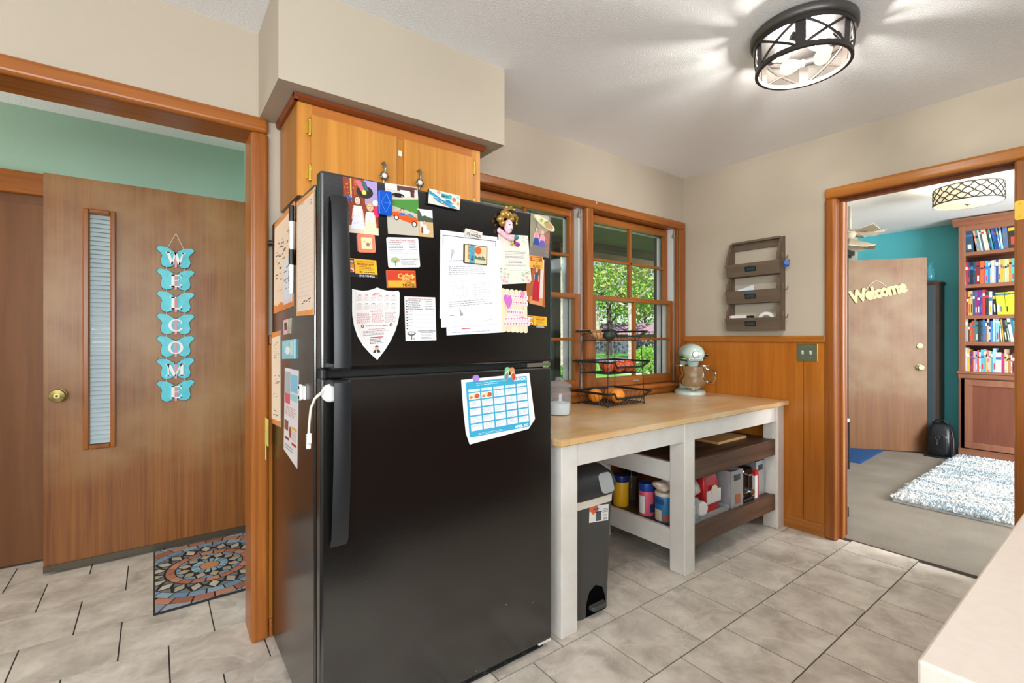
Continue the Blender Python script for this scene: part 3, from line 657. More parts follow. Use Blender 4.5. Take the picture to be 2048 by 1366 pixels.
cut = B(2.72, 3.06, 1.56, 1.86, .566, .584).build('cutting_board', wood('board_wood', '#a87a46', '#c99c66', 'X', 30, .5, .8), bevel=.004)
tag(cut, 'wooden cutting board lying on the upper dark shelf', 'cutting board')

# ---------------------------------------------------------------- trash can
M('can_plastic', '#464442', .45, bump=.03, bscale=200); M('can_lid', '#2c2d2e', .35); M('liner', '#e4d9c8', .4); M('lid_tab', '#9b9c9a', .4)
tc_ = thing('trash_can', 'tall dark grey step trash can beside the table leg', 'trash can', (1.55, 1.62, 0))
def rr3(x0, x1, y0, y1, z, r): return [(u, v, z) for u, v in rrect(x0, y0, x1, y1, r, 5)]
bd = MB(); zs = [(.0, 0), (.02, 0), (.2, .2), (.47, .72), (.478, .75)]
def sect(z):
    k = min(1, z/.478); return (1.437-.022*k, 1.647+.03*k, 1.464, 1.79+.02*k)
rings = []
for z in (.0, .12, .25, .38, .478):
    a, b, c, d = sect(z); rings.append(rr3(a, b, c, d, z, .035))
body = MB().loft(rings).build('body', 'can_plastic', tc_, smooth=True)
# black panel standing for the shade in the pedal arch on the front
ar = MB(); xc = 1.556
pts = [(xc-.062, .004), (xc-.058, .06), (xc-.04, .105), (xc, .125), (xc+.04, .105), (xc+.058, .06), (xc+.062, .004)]
ar.prism(pts, (0, 1.4625, 0), (1, 0, 0), (0, 0, 1), (0, -1, 0), -.01, .0006)
ar.build('pedal_arch_shade', M('arch_shade_black', '#040404', .95, spec=.05), tc_)
MB().prism(rrect(xc-.045, -.03, xc+.045, .02, .018), (0, 1.462, .03), (1, 0, 0), (0, 1, 0), (0, 0, 1), 0, .018).build('pedal', 'can_plastic', tc_, bevel=.004)
a, b, c, d = sect(.478)
MB().loft([rr3(a-.004, b+.004, c-.004, d+.004, .476, .04), rr3(a-.006, b+.006, c-.006, d+.006, .52, .04)]).build('liner_rim', 'liner', tc_, smooth=True)
lr = []
for z, g in ((.512, .012), (.53, .02), (.56, .024), (.60, .012), (.63, -.02), (.645, -.07)): lr.append(rr3(a-g, b+g, c-g, d+g, z, .06))
lid = MB().loft(lr).build('lid', 'can_lid', tc_, smooth=55)
tp = [P(px, py, Y=c-.024) for px, py in ((1183, 960), (1213, 955))]
xm = 1.60
MB().prism(rrect(xm-.04, -.012, xm+.04, .075, .02), (0, c-.03, .542), (1, 0, 0), (0, .35, .94), (0, -.94, .35), 0, .006).build('lid_tab', 'lid_tab', tc_, bevel=.002)
TL = P(1179, 1013, Y=1.4632); TR2 = P(1217, 1008, Y=1.4632); BL = P(1178, 1046, Y=1.4632)
st = paper('label_sticker', '', '', TL, TR2, BL, (0, -1, 0), [('r', 0, 0, .42, .34, '#e8672a'), ('p', [(.05, .3), (.2, .55), (.42, .3)], '#e8672a'), ('t', .18, .27, .17, 'Hefty', '#1b3a8a', 'l', .03, .2), ('r', .34, .4, .62, .95, '#55575a'), ('r', .3, .36, .66, .42, '#3c3d40'),
    ('x', .7, .98, .2, .5, 3, '#66666a', .45), ('x', .7, .98, .58, .72, 2, '#777777'), ('r', .74, .76, .97, .96, '#ffffff'), ('x', .75, .96, .77, .95, 1, '#222222', .9)], '#e9e6e0', parent=tc_, lift=.0)
# ---------------------------------------------------------------- things on the lower shelf
ZS = .2155
def px2m(px, p): return px*depth(p)/FPX
def canister(name, label, cat, px, py, wpx, hpx, col, lidcol, lidh=.16, label_els=None, rough=.4, band=None):
    f = onz(px, py, ZS); r = px2m(wpx, f)/2; dirv = Vector((f.x, f.y, 0)).normalized(); c = Vector((f.x, f.y, ZS))+dirv*r
    if c.x-r < 2.19: c.x = 2.19+r
    if name == 'dark_jar': c = Vector((2.37, 1.93, ZS)); r *= 1.9
    if name == 'yellow_canister': c.y += .035
    h = px2m(hpx, f)
    t = thing(name, label, cat, tuple(c))
    MB().lathe([(r*.96, 0), (r, .004), (r, h*(1-lidh)), (r*.98, h*(1-lidh)+.002)], c, 26).build('body', M('col_'+col[1:], col, rough), t, smooth=True)
    MB().lathe([(r*1.01, h*(1-lidh)), (r*1.02, h*(1-lidh)+.004), (r*1.02, h-.006), (r*.97, h)], c, 26).build('lid', M('col_'+lidcol[1:], lidcol, rough), t, smooth=True)
    if band:
        z0, z1, bc = band[:3]
        MB().lathe([(r*1.006, h*z0), (r*1.006, h*z1)], c, 26, cap=False).build('label_band', M('col_'+bc[1:], bc, .4), t, smooth=True)
    return t, c, r, h
canister('yellow_canister', 'yellow drum with a dark blue lid at the back of the lower shelf', 'canister', 1241, 1021, 31, 62, '#efb520', '#1c2b63', .2)
canister('dark_jar', 'dark glass jar next to the yellow drum', 'jar', 1263, 1024, 15, 66, '#4d4436', '#15161a', .2, rough=.12)
t, c, r, h = canister('pink_canister', 'pink and white tub with a blue lid on the lower shelf', 'canister', 1290, 1034, 31, 64, '#dd5d72', '#1d3f96', .24)
dirv = (Vector((0, 0, 0))-Vector((c.x, c.y, 0))).normalized(); sd = Vector((-dirv.y, dirv.x, 0))
def curved_label(t, c, r, a0, a1, z0, z1, els_col, name='label_patch'):
    ca = math.atan2(dirv.y, dirv.x); n = 8; s = MB()
    vs = [(c.x+(r*1.012)*math.cos(ca+a0+(a1-a0)*i/n), c.y+(r*1.012)*math.sin(ca+a0+(a1-a0)*i/n), c.z+z) for z in (z0, z1) for i in range(n+1)]
    s.add(vs, [(i, i+1, n+2+i, n+1+i) for i in range(n)]); return s.build(name, M('col_'+els_col[1:], els_col, .45), t, smooth=True)
curved_label(t, c, r, -1.1, -.2, h*.08, h*.62, '#e8e2de'); curved_label(t, c, r, .45, 1.1, h*.12, h*.38, '#27336b')
t, c, r, h = canister('blue_tub', 'large blue tub with a cream lid near the middle table leg', 'tub', 1326, 1048, 41, 58, '#2a6f9c', '#d9cdb8', .12)
dirv = (Vector((0, 0, 0))-Vector((c.x, c.y, 0))).normalized()
curved_label(t, c, r, -1.3, -.35, h*.04, h*.42, '#cdbb9c'); curved_label(t, c, r, -.25, .5, h*.04, h*.26, '#9c4a34'); curved_label(t, c, r, -1.2, -.1, h*.62, h*.8, '#1e4a86')
def lump(name, label, cat, c, r, mat, seed, amp=.25, squash=1., smooth=True, group=None):
    rnd = random.Random(seed); s = MB().ball(c, r, 22, 14)
    from mathutils import noise
    cc = Vector(c)
    s.v = [tuple(cc+(Vector(p)-cc)*(1+amp*noise.noise((Vector(p)-cc)*(1.7/max(r))+Vector((seed, 0, 0))))) for p in s.v]
    return tag(s.build(name, mat, smooth=smooth), label, cat, group)
M('bag_tan', '#c9a987', .35, var='#efe6da', vscale=18); M('bag_white', '#e8e1da', .4, var='#d8cfc6', vscale=12); M('bag_red', '#c8242a', .3, var='#c8242a')
lump('snack_bag', 'crinkled tan snack bag lying on the blue tub', 'bag', (c.x, c.y+.015, ZS+h+.026), (.062, .05, .026), 'bag_tan', 3, .35)
ob = onz(1352, 1060, ZS)
t = thing('orange_box', 'orange carton standing against the middle table leg', 'box', (2.225, 1.515, ZS))
B(2.20, 2.25, 1.507, 1.53, ZS, ZS+.125).build('carton', M('col_e2571f', '#e2571f', .45), t, bevel=.001)
B(2.1985, 2.2005, 1.511, 1.526, ZS+.05, ZS+.11).build('label_patch', M('col_f0b64a', '#f0b64a', .45), t)
# front row
glass('clear_plastic', '#f2f4f4', body=.16, bodycol='#dfe4e4', rough=.08)
def open_bin(name, label, x0, x1, y0, y1, z0, h, th=.003, mat='clear_plastic', extra=None):
    s = MB().box(x0, x1, y0, y1, z0, z0+th).box(x0, x0+th, y0, y1, z0, z0+h).box(x1-th, x1, y0, y1, z0, z0+h).box(x0, x1, y0, y0+th, z0, z0+h).box(x0, x1, y1-th, y1, z0, z0+h)
    return tag(s.build(name, mat), label, 'bin')
open_bin('clear_bin', 'clear plastic bin just right of the middle table leg', 2.262, 2.352, 1.46, 1.538, ZS, .135)
M('paper_white', '#e6e2da', .6); M('blue_soft', '#7d93b5', .5)
s = MB().loft([[(2.275+.065*(u), 1.468+.06*v, ZS+.004+z) for u, v in ((0, 0), (1, 0), (1, 1), (0, 1))] for z in (0, .09)])
t = thing('wrapped_packet', 'white and blue wrapped packet inside the clear bin', 'packet', (2.307, 1.5, ZS+.004)); s.build('wrapper', 'paper_white', t, bevel=.008); B(2.274, 2.341, 1.467, 1.529, ZS+.02, ZS+.045).build('blue_band', 'blue_soft', t)
open_bin('clear_tray', 'low clear plastic tray under the red flour bag', 2.37, 2.665, 1.463, 1.66, ZS, .03)
t = thing('lying_jar', 'glass jar lying on its side in the clear tray', 'jar', (2.43, 1.53, ZS+.004))
MB().cyl((2.43, 1.50, ZS+.05), (2.45, 1.61, ZS+.05), .044, .046, 22).build('body', glass('jar_glass', '#eee8e0', body=.35, bodycol='#d5c3b4'), t, smooth=True); MB().cyl((2.427, 1.483, ZS+.05), (2.43, 1.50, ZS+.05), .04, .04, 22).build('lid', 'paper_white', t, smooth=True)
lump('flour_bag', 'slumped white flour bag lying over the glass jar', 'bag', (2.43, 1.58, ZS+.15), (.072, .07, .05), 'bag_white', 9, .3)
t = thing('red_bag', 'red and white flour bag standing in the clear tray', 'bag', (2.565, 1.55, ZS+.004))
def pouch(x0, x1, y0, y1, z0, z1):
    r = []
    for k, (zz, g, yy) in enumerate(((0, 0, 1), (.1, .004, 1), (.5, .006, 1), (.8, 0, .8), (.93, -.012, .3), (1, -.012, .12))):
        ym = (y0+y1)/2; hy = (y1-y0)/2*yy; r.append([(u, v, z0+(z1-z0)*zz) for u, v in rrect(x0-g, ym-hy, x1+g, ym+hy, .012 if yy > .5 else .003, 3)])
    return MB().loft(r)
pouch(2.50, 2.64, 1.51, 1.60, ZS+.004, ZS+.235).build('bag', 'bag_red', t, smooth=50)
B(2.505, 2.648, 1.5, 1.51, ZS+.05, ZS+.125).build('white_panel', 'bag_white', t, bevel=.004)
MB().prism(circ(0, 0, .033, 20, .028), (2.572, 1.499, ZS+.125), (1, 0, 0), (0, 0, 1), (0, -1, 0), 0, .002).build('round_emblem', M('cream', '#e9dcc8', .5), t)
M('steel', '#b5b7b9', .25, metal=.95)
M('acrylic', '#aeb4b6', .16, metal=.35)
t = thing('handled_caddy', 'grey clear sided caddy with a slot handle beside the black toaster', 'caddy', (2.76, 1.56, ZS))
MB().box(2.69, 2.693, 1.465, 1.68, ZS, ZS+.215).box(2.822, 2.825, 1.465, 1.68, ZS, ZS+.215).box(2.69, 2.825, 1.677, 1.68, ZS, ZS+.215).box(2.69, 2.825, 1.465, 1.68, ZS, ZS+.003).build('shell', 'acrylic', t)
fp = MB()
for bb in ((2.69, 2.825, ZS, ZS+.155), (2.69, 2.72, ZS+.155, ZS+.19), (2.795, 2.825, ZS+.155, ZS+.19), (2.69, 2.825, ZS+.19, ZS+.215)): fp.box(bb[0], bb[1], 1.463, 1.466, bb[2], bb[3])
fp.build('front_panel', 'acrylic', t); B(2.735, 2.79, 1.4605, 1.463, ZS+.02, ZS+.075).build('label_patch', M('rust_label', '#9a5a3a', .5), t)
t = thing('black_toaster', 'black toaster with a chrome dial on the lower shelf', 'toaster', (2.90, 1.57, ZS))
B(2.845, 2.975, 1.475, 1.72, ZS+.012, ZS+.20).build('shell', M('gloss_black', '#0c0c0d', .12), t, bevel=.018, bseg=3)
B(2.85, 2.97, 1.465, 1.72, ZS, ZS+.02).build('base', 'black_plastic', t, bevel=.006)
MB().cyl((2.925, 1.476, ZS+.055), (2.925, 1.452, ZS+.055), .02, .018, 20).build('dial', 'chrome', t, smooth=True); MB().box(2.865, 2.905, 1.470, 1.476, ZS+.05, ZS+.064).build('name_plate', 'chrome', t)
MB().box(2.90, 2.912, 1.47, 1.477, ZS+.08, ZS+.17).build('lever_slot', 'black_matte', t); B(2.885, 2.927, 1.452, 1.478, ZS+.158, ZS+.17).build('lever', 'chrome', t, bevel=.003)
t = thing('red_white_carton', 'slim red and white carton leaning right of the toaster', 'box', (3.005, 1.5, ZS))
B(2.985, 3.025, 1.47, 1.53, ZS, ZS+.14).build('carton', 'paper_white', t); B(2.984, 3.026, 1.469, 1.531, ZS+.14, ZS+.17).build('red_cap', 'bag_red', t); B(3.015, 3.0265, 1.4685, 1.47, ZS, ZS+.14).build('red_stripe', 'bag_red', t)
t = thing('steel_caddy', 'second grey caddy with a slot handle at the end of the lower shelf', 'caddy', (3.09, 1.6, ZS))
MB().box(3.035, 3.038, 1.49, 1.70, ZS, ZS+.215).box(3.142, 3.145, 1.49, 1.70, ZS, ZS+.215).box(3.035, 3.145, 1.697, 1.70, ZS, ZS+.215).box(3.035, 3.145, 1.49, 1.70, ZS, ZS+.003).build('shell', 'acrylic', t)
fp = MB()
for bb in ((3.035, 3.145, ZS, ZS+.155), (3.035, 3.06, ZS+.155, ZS+.19), (3.12, 3.145, ZS+.155, ZS+.19), (3.035, 3.145, ZS+.19, ZS+.215)): fp.box(bb[0], bb[1], 1.488, 1.491, bb[2], bb[3])
fp.build('front_panel', 'acrylic', t)
tag(MB().lathe([(.046, 0), (.048, .006), (.044, .014), (.002, .016)], (2.275, 1.585, ZS+.21), 24, M4=Matrix.Rotation(math.radians(-65), 3, 'Y')).build('plastic_lid', 'bag_white', smooth=True), 'round white plastic lid resting against the middle table leg', 'lid')
# peninsula counter in the near corner
pn = thing('peninsula_counter', 'beige laminate counter corner in the foreground', 'counter', (1.4, -.2, 0))
M('laminate', '#d9cabd', .35, var='#d5c5b7', vscale=60); M('laminate_edge', '#a49a90', .45)
B(.597, 2.3, -.55, .137, .862, .9).build('counter_top', 'laminate', pn, bevel=.003); B(.64, 2.3, -.5, .10, .08, .862).build('cabinet_body', wood('pen_wood', '#5c3313', '#7c4a20', 'Z', 40, .4, .8), pn); B(.66, 2.3, -.45, .05, 0, .08).build('toe_kick', 'black_matte', pn)
# ---------------------------------------------------------------- papers and magnets on the refrigerator front
NF = (0, -1, 0)
def FP(px, py): return P(px, py, Y=FY)
INK = '#3a3a3c'; GR = '#77777a'; RED = '#b8323a'
def sheet(name, label, cat, c, els, **k): return paper(name, label, cat, FP(*c[0]), FP(*c[1]), FP(*c[2]), NF, els, **k)
SK = '#e9b79c'
def kid(u, v, s, hair, top, bottom, arms=SK, asp=1.):   # small printed figure: head centre at (u, v), head radius s
    a = asp
    return [('e', u, v+.1*s, s*1.15*a, s*1.25, hair), ('e', u, v+.2*s, s*.85*a, s, SK), ('l', u-1.3*s*a, v+2.2*s, u-1.7*s*a, v+5*s, .004, arms), ('l', u+1.3*s*a, v+2.2*s, u+1.7*s*a, v+5*s, .004, arms),
            ('p', [(u-1.2*s*a, v+1.5*s), (u+1.2*s*a, v+1.5*s), (u+1.4*s*a, v+4.2*s), (u-1.4*s*a, v+4.2*s)], top), ('p', [(u-1.4*s*a, v+4.1*s), (u+1.4*s*a, v+4.1*s), (u+2.2*s*a, v+7.4*s), (u-2.2*s*a, v+7.4*s)], bottom),
            ('e', u-.33*s*a, v+.05*s, .11*s*a, .11*s, '#4a2d22'), ('e', u+.33*s*a, v+.05*s, .11*s*a, .11*s, '#4a2d22'), ('e', u, v+.65*s, .3*s*a, .09*s, '#b8483e')]
rnd = random.Random(5)
def confetti(u0, u1, v0, v1, n, cols, r=.012): return [('e', rnd.uniform(u0, u1), rnd.uniform(v0, v1), rnd.uniform(.5, 1)*r*1.4, rnd.uniform(.5, 1)*r, rnd.choice(cols)) for _ in range(n)]
els = [('r', .3, 0, .6, .3, '#9a4a2c'), ('r', .62, 0, 1, .45, '#a996c4'), ('r', .2, 0, .24, .34, '#d8b46a'), ('r', 0, .86, 1, 1, '#dcc9b4'), ('e', .62, .22, .25, .12, '#2f2a22'), ('p', [(.34, .03), (.5, .02), (.62, .2), (.52, .22)], '#e06a78'), ('p', [(.52, .04), (.66, .03), (.74, .2), (.62, .18)], '#48606e'), ('e', .6, .23, .07, .045, '#f0d060'), ('e', .15, .38, .12, .06, '#35508c'), ('e', .1, .46, .055, .035, '#d8302c'), ('e', .93, .4, .09, .06, '#e9e2d6'), ('e', .96, .56, .09, .11, '#d8325e')]
els += confetti(.02, .35, .04, .45, 26, ['#e0a53c', '#d8622c', '#e9d9a0']) + kid(.4, .385, .072, '#5a3a2a', '#e6e4ec', '#dfe0ee', asp=1.35) + kid(.76, .475, .07, '#c79a62', '#f0ece0', '#efe3b8', asp=1.35)
els += confetti(.14, .6, .62, .83, 40, ['#8f9cc8', '#d8a8c0', '#6f86c0'], .008) + confetti(.56, .98, .72, .96, 34, ['#e8c94e', '#d8d0a8', '#c8b060'], .009)
sheet('photo_print', 'photo print of two girls in pale dresses, topmost by the freezer handle', 'photo', [(685, 353), (754, 365), (688.5, 464)], els, col='#8c3a26', rough=.3)
bl = thing('blue_clip', 'translucent blue magnetic clip between the two large photos', 'magnet', tuple(FP(767, 409)))
a = FP(754, 381); b = FP(781, 434)
MB().prism(rrect(0, 0, b.x-a.x, a.z-b.z, .006), (a.x, FY-.0035, b.z), (1, 0, 0), (0, 0, 1), NF, 0, .012).build('clip', M('clip_blue', '#0d4fb8', .2), bl, bevel=.003)
s = MB(); cx, cz = (a.x+b.x)/2, (a.z+b.z)/2; hw, hh = (b.x-a.x)*.34, (a.z-b.z)*.38
for q0, q1 in (((-1, 0), (.2, 1)), ((.2, 1), (1, 0)), ((1, 0), (0, -1)), ((0, -1), (-1, 0)), ((-1, 0), (1, 0))): s.tube([(cx+q0[0]*hw, FY-.0158, cz+q0[1]*hh), (cx+q1[0]*hw, FY-.0158, cz+q1[1]*hh)], .0009, 5)
s.build('ridge', M('clip_blue_light', '#3f83dd', .25), bl)
els = [('r', 0, 0, 1, .18, '#c9c2bb'), ('p', [(0, 0), (.5, .0), (.35, .12), (0, .1)], '#e2e0dc'), ('r', .36, .02, .98, .12, '#5d4038'), ('r', .45, .1, .75, .22, '#dedad2'), ('r', .77, .06, .88, .22, '#5a3028'), ('r', .9, .06, 1, .24, '#d2ccc6'), ('r', 0, .22, 1, .34, '#cfc6ba'), ('e', .38, .215, .19, .045, '#15181c'), ('e', .1, .2, .12, .04, '#23262b'), ('e', .24, .235, .035, .022, '#888888'), ('e', .5, .235, .035, .022, '#888888'),
       ('p', [(.1, .32), (1, .25), (1, .56), (.62, .5), (.1, .42)], '#4e8a3c'), ('p', [(0, .42), (1, .58), (1, 1), (0, 1)], '#bdb5a6')]
els += [('p', [(.16, .56), (.36, .53), (.56, .58), (.8, .6), (.98, .66), (1, .8), (.86, .78), (.3, .68), (.17, .64)], '#e4581f'), ('p', [(.6, .58), (.72, .56), (.84, .62), (.7, .64)], '#5b7f98'), ('e', .28, .665, .075, .055, '#20201f'), ('e', .28, .665, .05, .038, '#d0cfcb'), ('e', .82, .765, .085, .062, '#20201f'), ('e', .82, .765, .058, .044, '#d0cfcb'), ('e', .47, .5, .05, .04, '#5a3d28'), ('e', .47, .51, .036, .03, SK), ('e', .39, .54, .045, .035, '#d0a268'), ('p', [(.36, .56), (.56, .56), (.54, .61), (.38, .6)], '#3f6ab0')]
sheet('photo_print', 'photo print of an orange toy car on a driveway with lawn', 'photo', [(769, 365.5), (834.5, 375), (776, 467.5)], els, col='#c4bcae', rough=.3)
els = [('r', 0, 0, 1, .34, '#d9d6d6'), ('p', [(0, .02), (.14, .05), (.3, .26), (.5, .22), (.7, .27), (1, .3), (1, .45), (0, .45)], '#4a5544'), ('r', 0, .45, 1, 1, '#c8a878')]+confetti(.02, .98, .48, .98, 40, ['#a8844e', '#d9bf94', '#8f7040'], .014)+[('p', [(.16, .46), (.34, .46), (.36, .8), (.14, .8)], '#d9d2cc'), ('e', .28, .76, .08, .13, '#8a3c28'), ('p', [(.34, .55), (.56, .55), (.64, .9), (.32, .92)], '#d6dbe6'), ('e', .42, .45, .085, .06, '#6a4630'), ('e', .43, .465, .06, .045, SK), ('e', .62, .8, .14, .07, '#e4d9cf')]
sheet('photo_print', 'small photo print of a baby in a brown field', 'photo', [(833.5, 417.5), (864, 421), (836, 473)], els, rough=.3, lift=.0018, rnd=.004)
# colourful wooden souvenir magnet
mg = thing('souvenir_magnet', 'thick rectangular souvenir magnet in turquoise and pink near the cabinet', 'magnet', tuple(FP(886, 401)))
c = [FP(855, 379), FP(917, 393.5), FP(853, 408)]; U = c[1]-c[0]; V = c[2]-c[0]
MB().prism([(0, 0), (1, 0), (1, 1), (0, 1)], c[0], U, V, NF, 0, .012).build('block', 'black_matte', mg)
paper('painted_face', '', '', c[0]-Vector((0, .0122, 0)), c[1]-Vector((0, .0122, 0)), c[2]-Vector((0, .0122, 0)), NF, [('p', [(0, .1), (.3, .4), (.45, .6), (.2, .5), (0, .35)], '#2f8fae'), ('p', [(.1, .5), (.6, .62), (.95, .95), (.7, 1), (.3, .8)], '#3a8fb4'), ('p', [(.05, 0), (.3, .15), (.36, .38), (.12, .2)], '#b9d3d6'), ('e', .3, .12, .06, .1, '#e58a76'), ('e', .8, .38, .07, .15, '#dd6a5c'), ('r', .38, .12, .72, .42, '#36a3ae'), ('x', .41, .7, .2, .38, 1, '#13222e', .55), ('r', .88, .05, .98, .3, '#9fc4d0'), ('r', .9, .5, .98, .72, '#e0a04c'), ('p', [(.5, .5), (.66, .5), (.78, .72), (.56, .66)], '#2f7aa8')]+confetti(.1, .85, .6, .95, 22, ['#d8b24a', '#c65a80', '#f0ece0', '#2b6f8a'], .03), '#e6dccb', parent=mg, lift=0)
# orange framed square
og = thing('square_magnet', 'coral square magnet with a tiny framed picture', 'magnet', tuple(FP(732, 487)))
c = [FP(713, 468), FP(748, 470), FP(716, 505)]; U = c[1]-c[0]; V = c[2]-c[0]
MB().prism(rrr(.006, U.length, V.length), c[0], U, V, NF, 0, .005).build('frame', M('coral', '#f07c5e', .4), og)
paper('picture', '', '', c[0]+U*.2+V*.18-Vector((0, .005, 0)), c[0]+U*.8+V*.18-Vector((0, .005, 0)), c[0]+U*.2+V*.8-Vector((0, .005, 0)), NF, [('e', .32, .4, .13, .1, '#d9c7ae'), ('e', .6, .62, .18, .18, '#b06a48'), ('l', .7, .55, .92, .45, .0014, '#5a3a2a'), ('l', .2, .36, .34, .32, .0012, '#6a4a3a')], '#efd9a6', parent=og, lift=0)
tree_ = lambda u, v, s, c1='#9fb07a': [('e', u, v, s*1.5, s, c1), ('l', u, v+s*.3, u, v+s*1.9, .0022, '#6a4a2c'), ('l', u, v+s*.6, u+s*.6, v-s*.2, .0012, '#6a4a2c'), ('l', u, v+s*.6, u-s*.6, v-s*.2, .0012, '#6a4a2c')]
els = [('t', .5, .12, .06, 'Important Phone Numbers', RED, 'c', .02, 0, .8), ('x', .06, .52, .14, .48, 6, '#55555a', .38), ('x', .7, .94, .14, .42, 5, '#55555a', .38), ('l', .08, .54, .95, .54, .0005, GR), ('l', .08, .63, .95, .63, .0005, GR), ('t', .4, .74, .055, 'Cottonwood Pediatrics', '#2a2a2e', 'l', .02, 0, .55), ('x', .4, .92, .77, .93, 4, '#66666a', .36)]+tree_(.22, .75, .1)
sheet('phone_card', 'rounded white phone number card with a printed tree above the red card', 'card', [(772, 474.5), (836, 476), (776.5, 536)], els, col='#e4dfdc', rnd=.006)
def appcard(label, c):
    e = [('r', .03, .04, .27, .8, '#23242a'), ('r', .05, .1, .25, .24, '#c8c4d0'), ('r', .05, .27, .25, .74, '#e58f2c'), ('e', .15, .64, .085, .11, '#f3ead8'), ('e', .15, .66, .055, .075, '#b34a30'), ('r', 0, .8, 1, 1, '#26272b'), ('t', .64, .18, .1, 'DOWNLOAD OUR', '#b0401c', 'c', .02, 0, .58), ('t', .64, .33, .12, 'MOBILE APP!', '#8a3418', 'c', .03, 0, .58), ('x', .42, .9, .38, .62, 3, '#6a4a1c', .4), ('e', .46, .7, .06, .04, '#a03c18'), ('x', .56, .92, .67, .74, 1, '#3a2a18', .6), ('t', .64, .95, .1, '(316) 943-8722', '#f0f0ee', 'c', .02, 0, .5)]
    sheet('phone_app_card', label, 'card', c, e, col='#f0b12e', rough=.35)
appcard('yellow mobile app card beside the freezer handle', [(690, 515.5), (752, 521), (694, 553)])
els = [('r', .03, .05, .97, .58, '#c8402c'), ('r', .03, .58, .97, .95, '#f0a43a'), ('t', .36, .45, .28, 'Call', '#f5b94a', 'l', .04, .15), ('p', [(.58, .26), (.86, .26), (.86, .17), (.97, .36), (.86, .54), (.86, .45), (.58, .45)], '#f3c25a'), ('t', .6, .42, .13, 'AHEAD', '#b23a22', 'l', .03, 0, .26), ('t', .5, .56, .09, 'SEATING', '#f8d9a0', 'l', .02), ('t', .64, .74, .12, '(316)', '#3a2416', 'l', .02), ('t', .52, .92, .16, '943-8722', '#3a2416', 'l', .03, 0, .42)]
sheet('call_card', 'red and orange call ahead card under the rounded phone card', 'card', [(772, 540.5), (830, 541.5), (774, 576)], els, col='#d9532e', rough=.35, thick=.0025)
# shield calendar
SH = [(0, .017), (.06, .03), (.2, .045), (.33, .04), (.43, .022), (.513, 0), (.6, .022), (.72, .045), (.86, .055), (.965, .045), (1, .075), (1, .3), (.99, .4), (.96, .5), (.9, .62), (.8, .75), (.68, .87), (.515, 1), (.36, .9), (.22, .79), (.11, .66), (.04, .52), (.005, .38), (0, .3)]
els = [('p', [(.5+(u-.5)*.9, .45+(v-.45)*.93) for u, v in SH], '#e2d8d4'), ('t', .5, .105, .03, '2019', RED, 'c', .03)]
for i in range(12):
    u = .09+.143*(i % 6); v = .1+.115*(i//6)+.008*(i % 6 > 2)
    els += [('r', u+.03, v, u+.09, v+.008, RED), ('x', u, u+.12, v+.015, v+.085, 6, '#77777a', .4)]
els += [('t', .5, .335, .02, 'Important Dates', RED, 'c', .02), ('x', .1, .38, .345, .49, 10, '#a0454e', .4), ('x', .4, .66, .345, .49, 10, '#a0454e', .4), ('x', .68, .92, .345, .49, 10, '#8a5058', .4),
        ('e', .21, .525, .035, .025, '#4a4038'), ('e', .81, .525, .035, .025, '#4a4038'), ('e', .21, .525, .018, .014, '#d0c6b4'), ('e', .81, .525, .018, .014, '#d0c6b4'), ('t', .51, .535, .02, 'KNIGHTS OF COLUMBUS', '#3a4a72', 'c', .01, 0, .46), ('t', .5, .58, .015, "Insure Your Family's Future", RED, 'c', .02, 0, .42), ('x', .22, .8, .59, .66, 4, '#66666a', .36), ('r', .37, .68, .64, .692, RED), ('x', .36, .66, .7, .78, 4, '#44444a', .4), ('p', [(.42, .9), (.44, .865), (.5, .85), (.56, .865), (.58, .9)], '#2a2a2e'), ('p', [(.485, .9), (.5, .86), (.515, .9)], '#f0eeea'), ('e', .5, .835, .042, .03, '#d9a48c'), ('e', .5, .815, .04, .014, '#6a5a50')]
sheet('shield_calendar', 'white shield-shaped calendar sheet with red print', 'calendar', [(704, 575), (799, 575), (704, 724.5)], els, col='#f0ece8', outline=SH)
els = [('t', .5, .065, .04, 'Important Phone Numbers', RED, 'c', .02, .15, .85), ('x', .1, .58, .07, .3, 5, '#55555a', .32), ('x', .66, .94, .07, .3, 4, '#55555a', .32), ('x', .1, .26, .3, .74, 7, '#66666a', .26)]+[('l', .28, .33+.062*i, .96, .33+.062*i, .0005, GR) for i in range(7)]+[('e', .06, .1+.062*i, .025, .016, ['#4a7a5a', '#4a7a5a', '#55555a', '#c04038', '#c04038', '#3a5a9a', '#3a5a9a', '#333333', '#333333', '#333333', '#333333'][i]) for i in range(11)]+[('t', .36, .79, .036, 'Cottonwood Pediatrics', '#2a2a2e', 'l', .02, 0, .63), ('x', .5, .9, .8, .97, 5, '#66666a', .35), ('e', .19, .83, .14, .05, '#5a5a5a'), ('e', .19, .82, .1, .03, '#c9c9c6'), ('l', .2, .85, .19, .97, .003, '#44444a'), ('t', .25, .97, .05, 'b', '#33333a', 'l', .02)]
sheet('phone_list', 'white phone list sheet with a grey printed tree right of the shield', 'sheet', [(808.5, 593), (870, 595), (811, 682.5)], els, col='#e9e6e6')
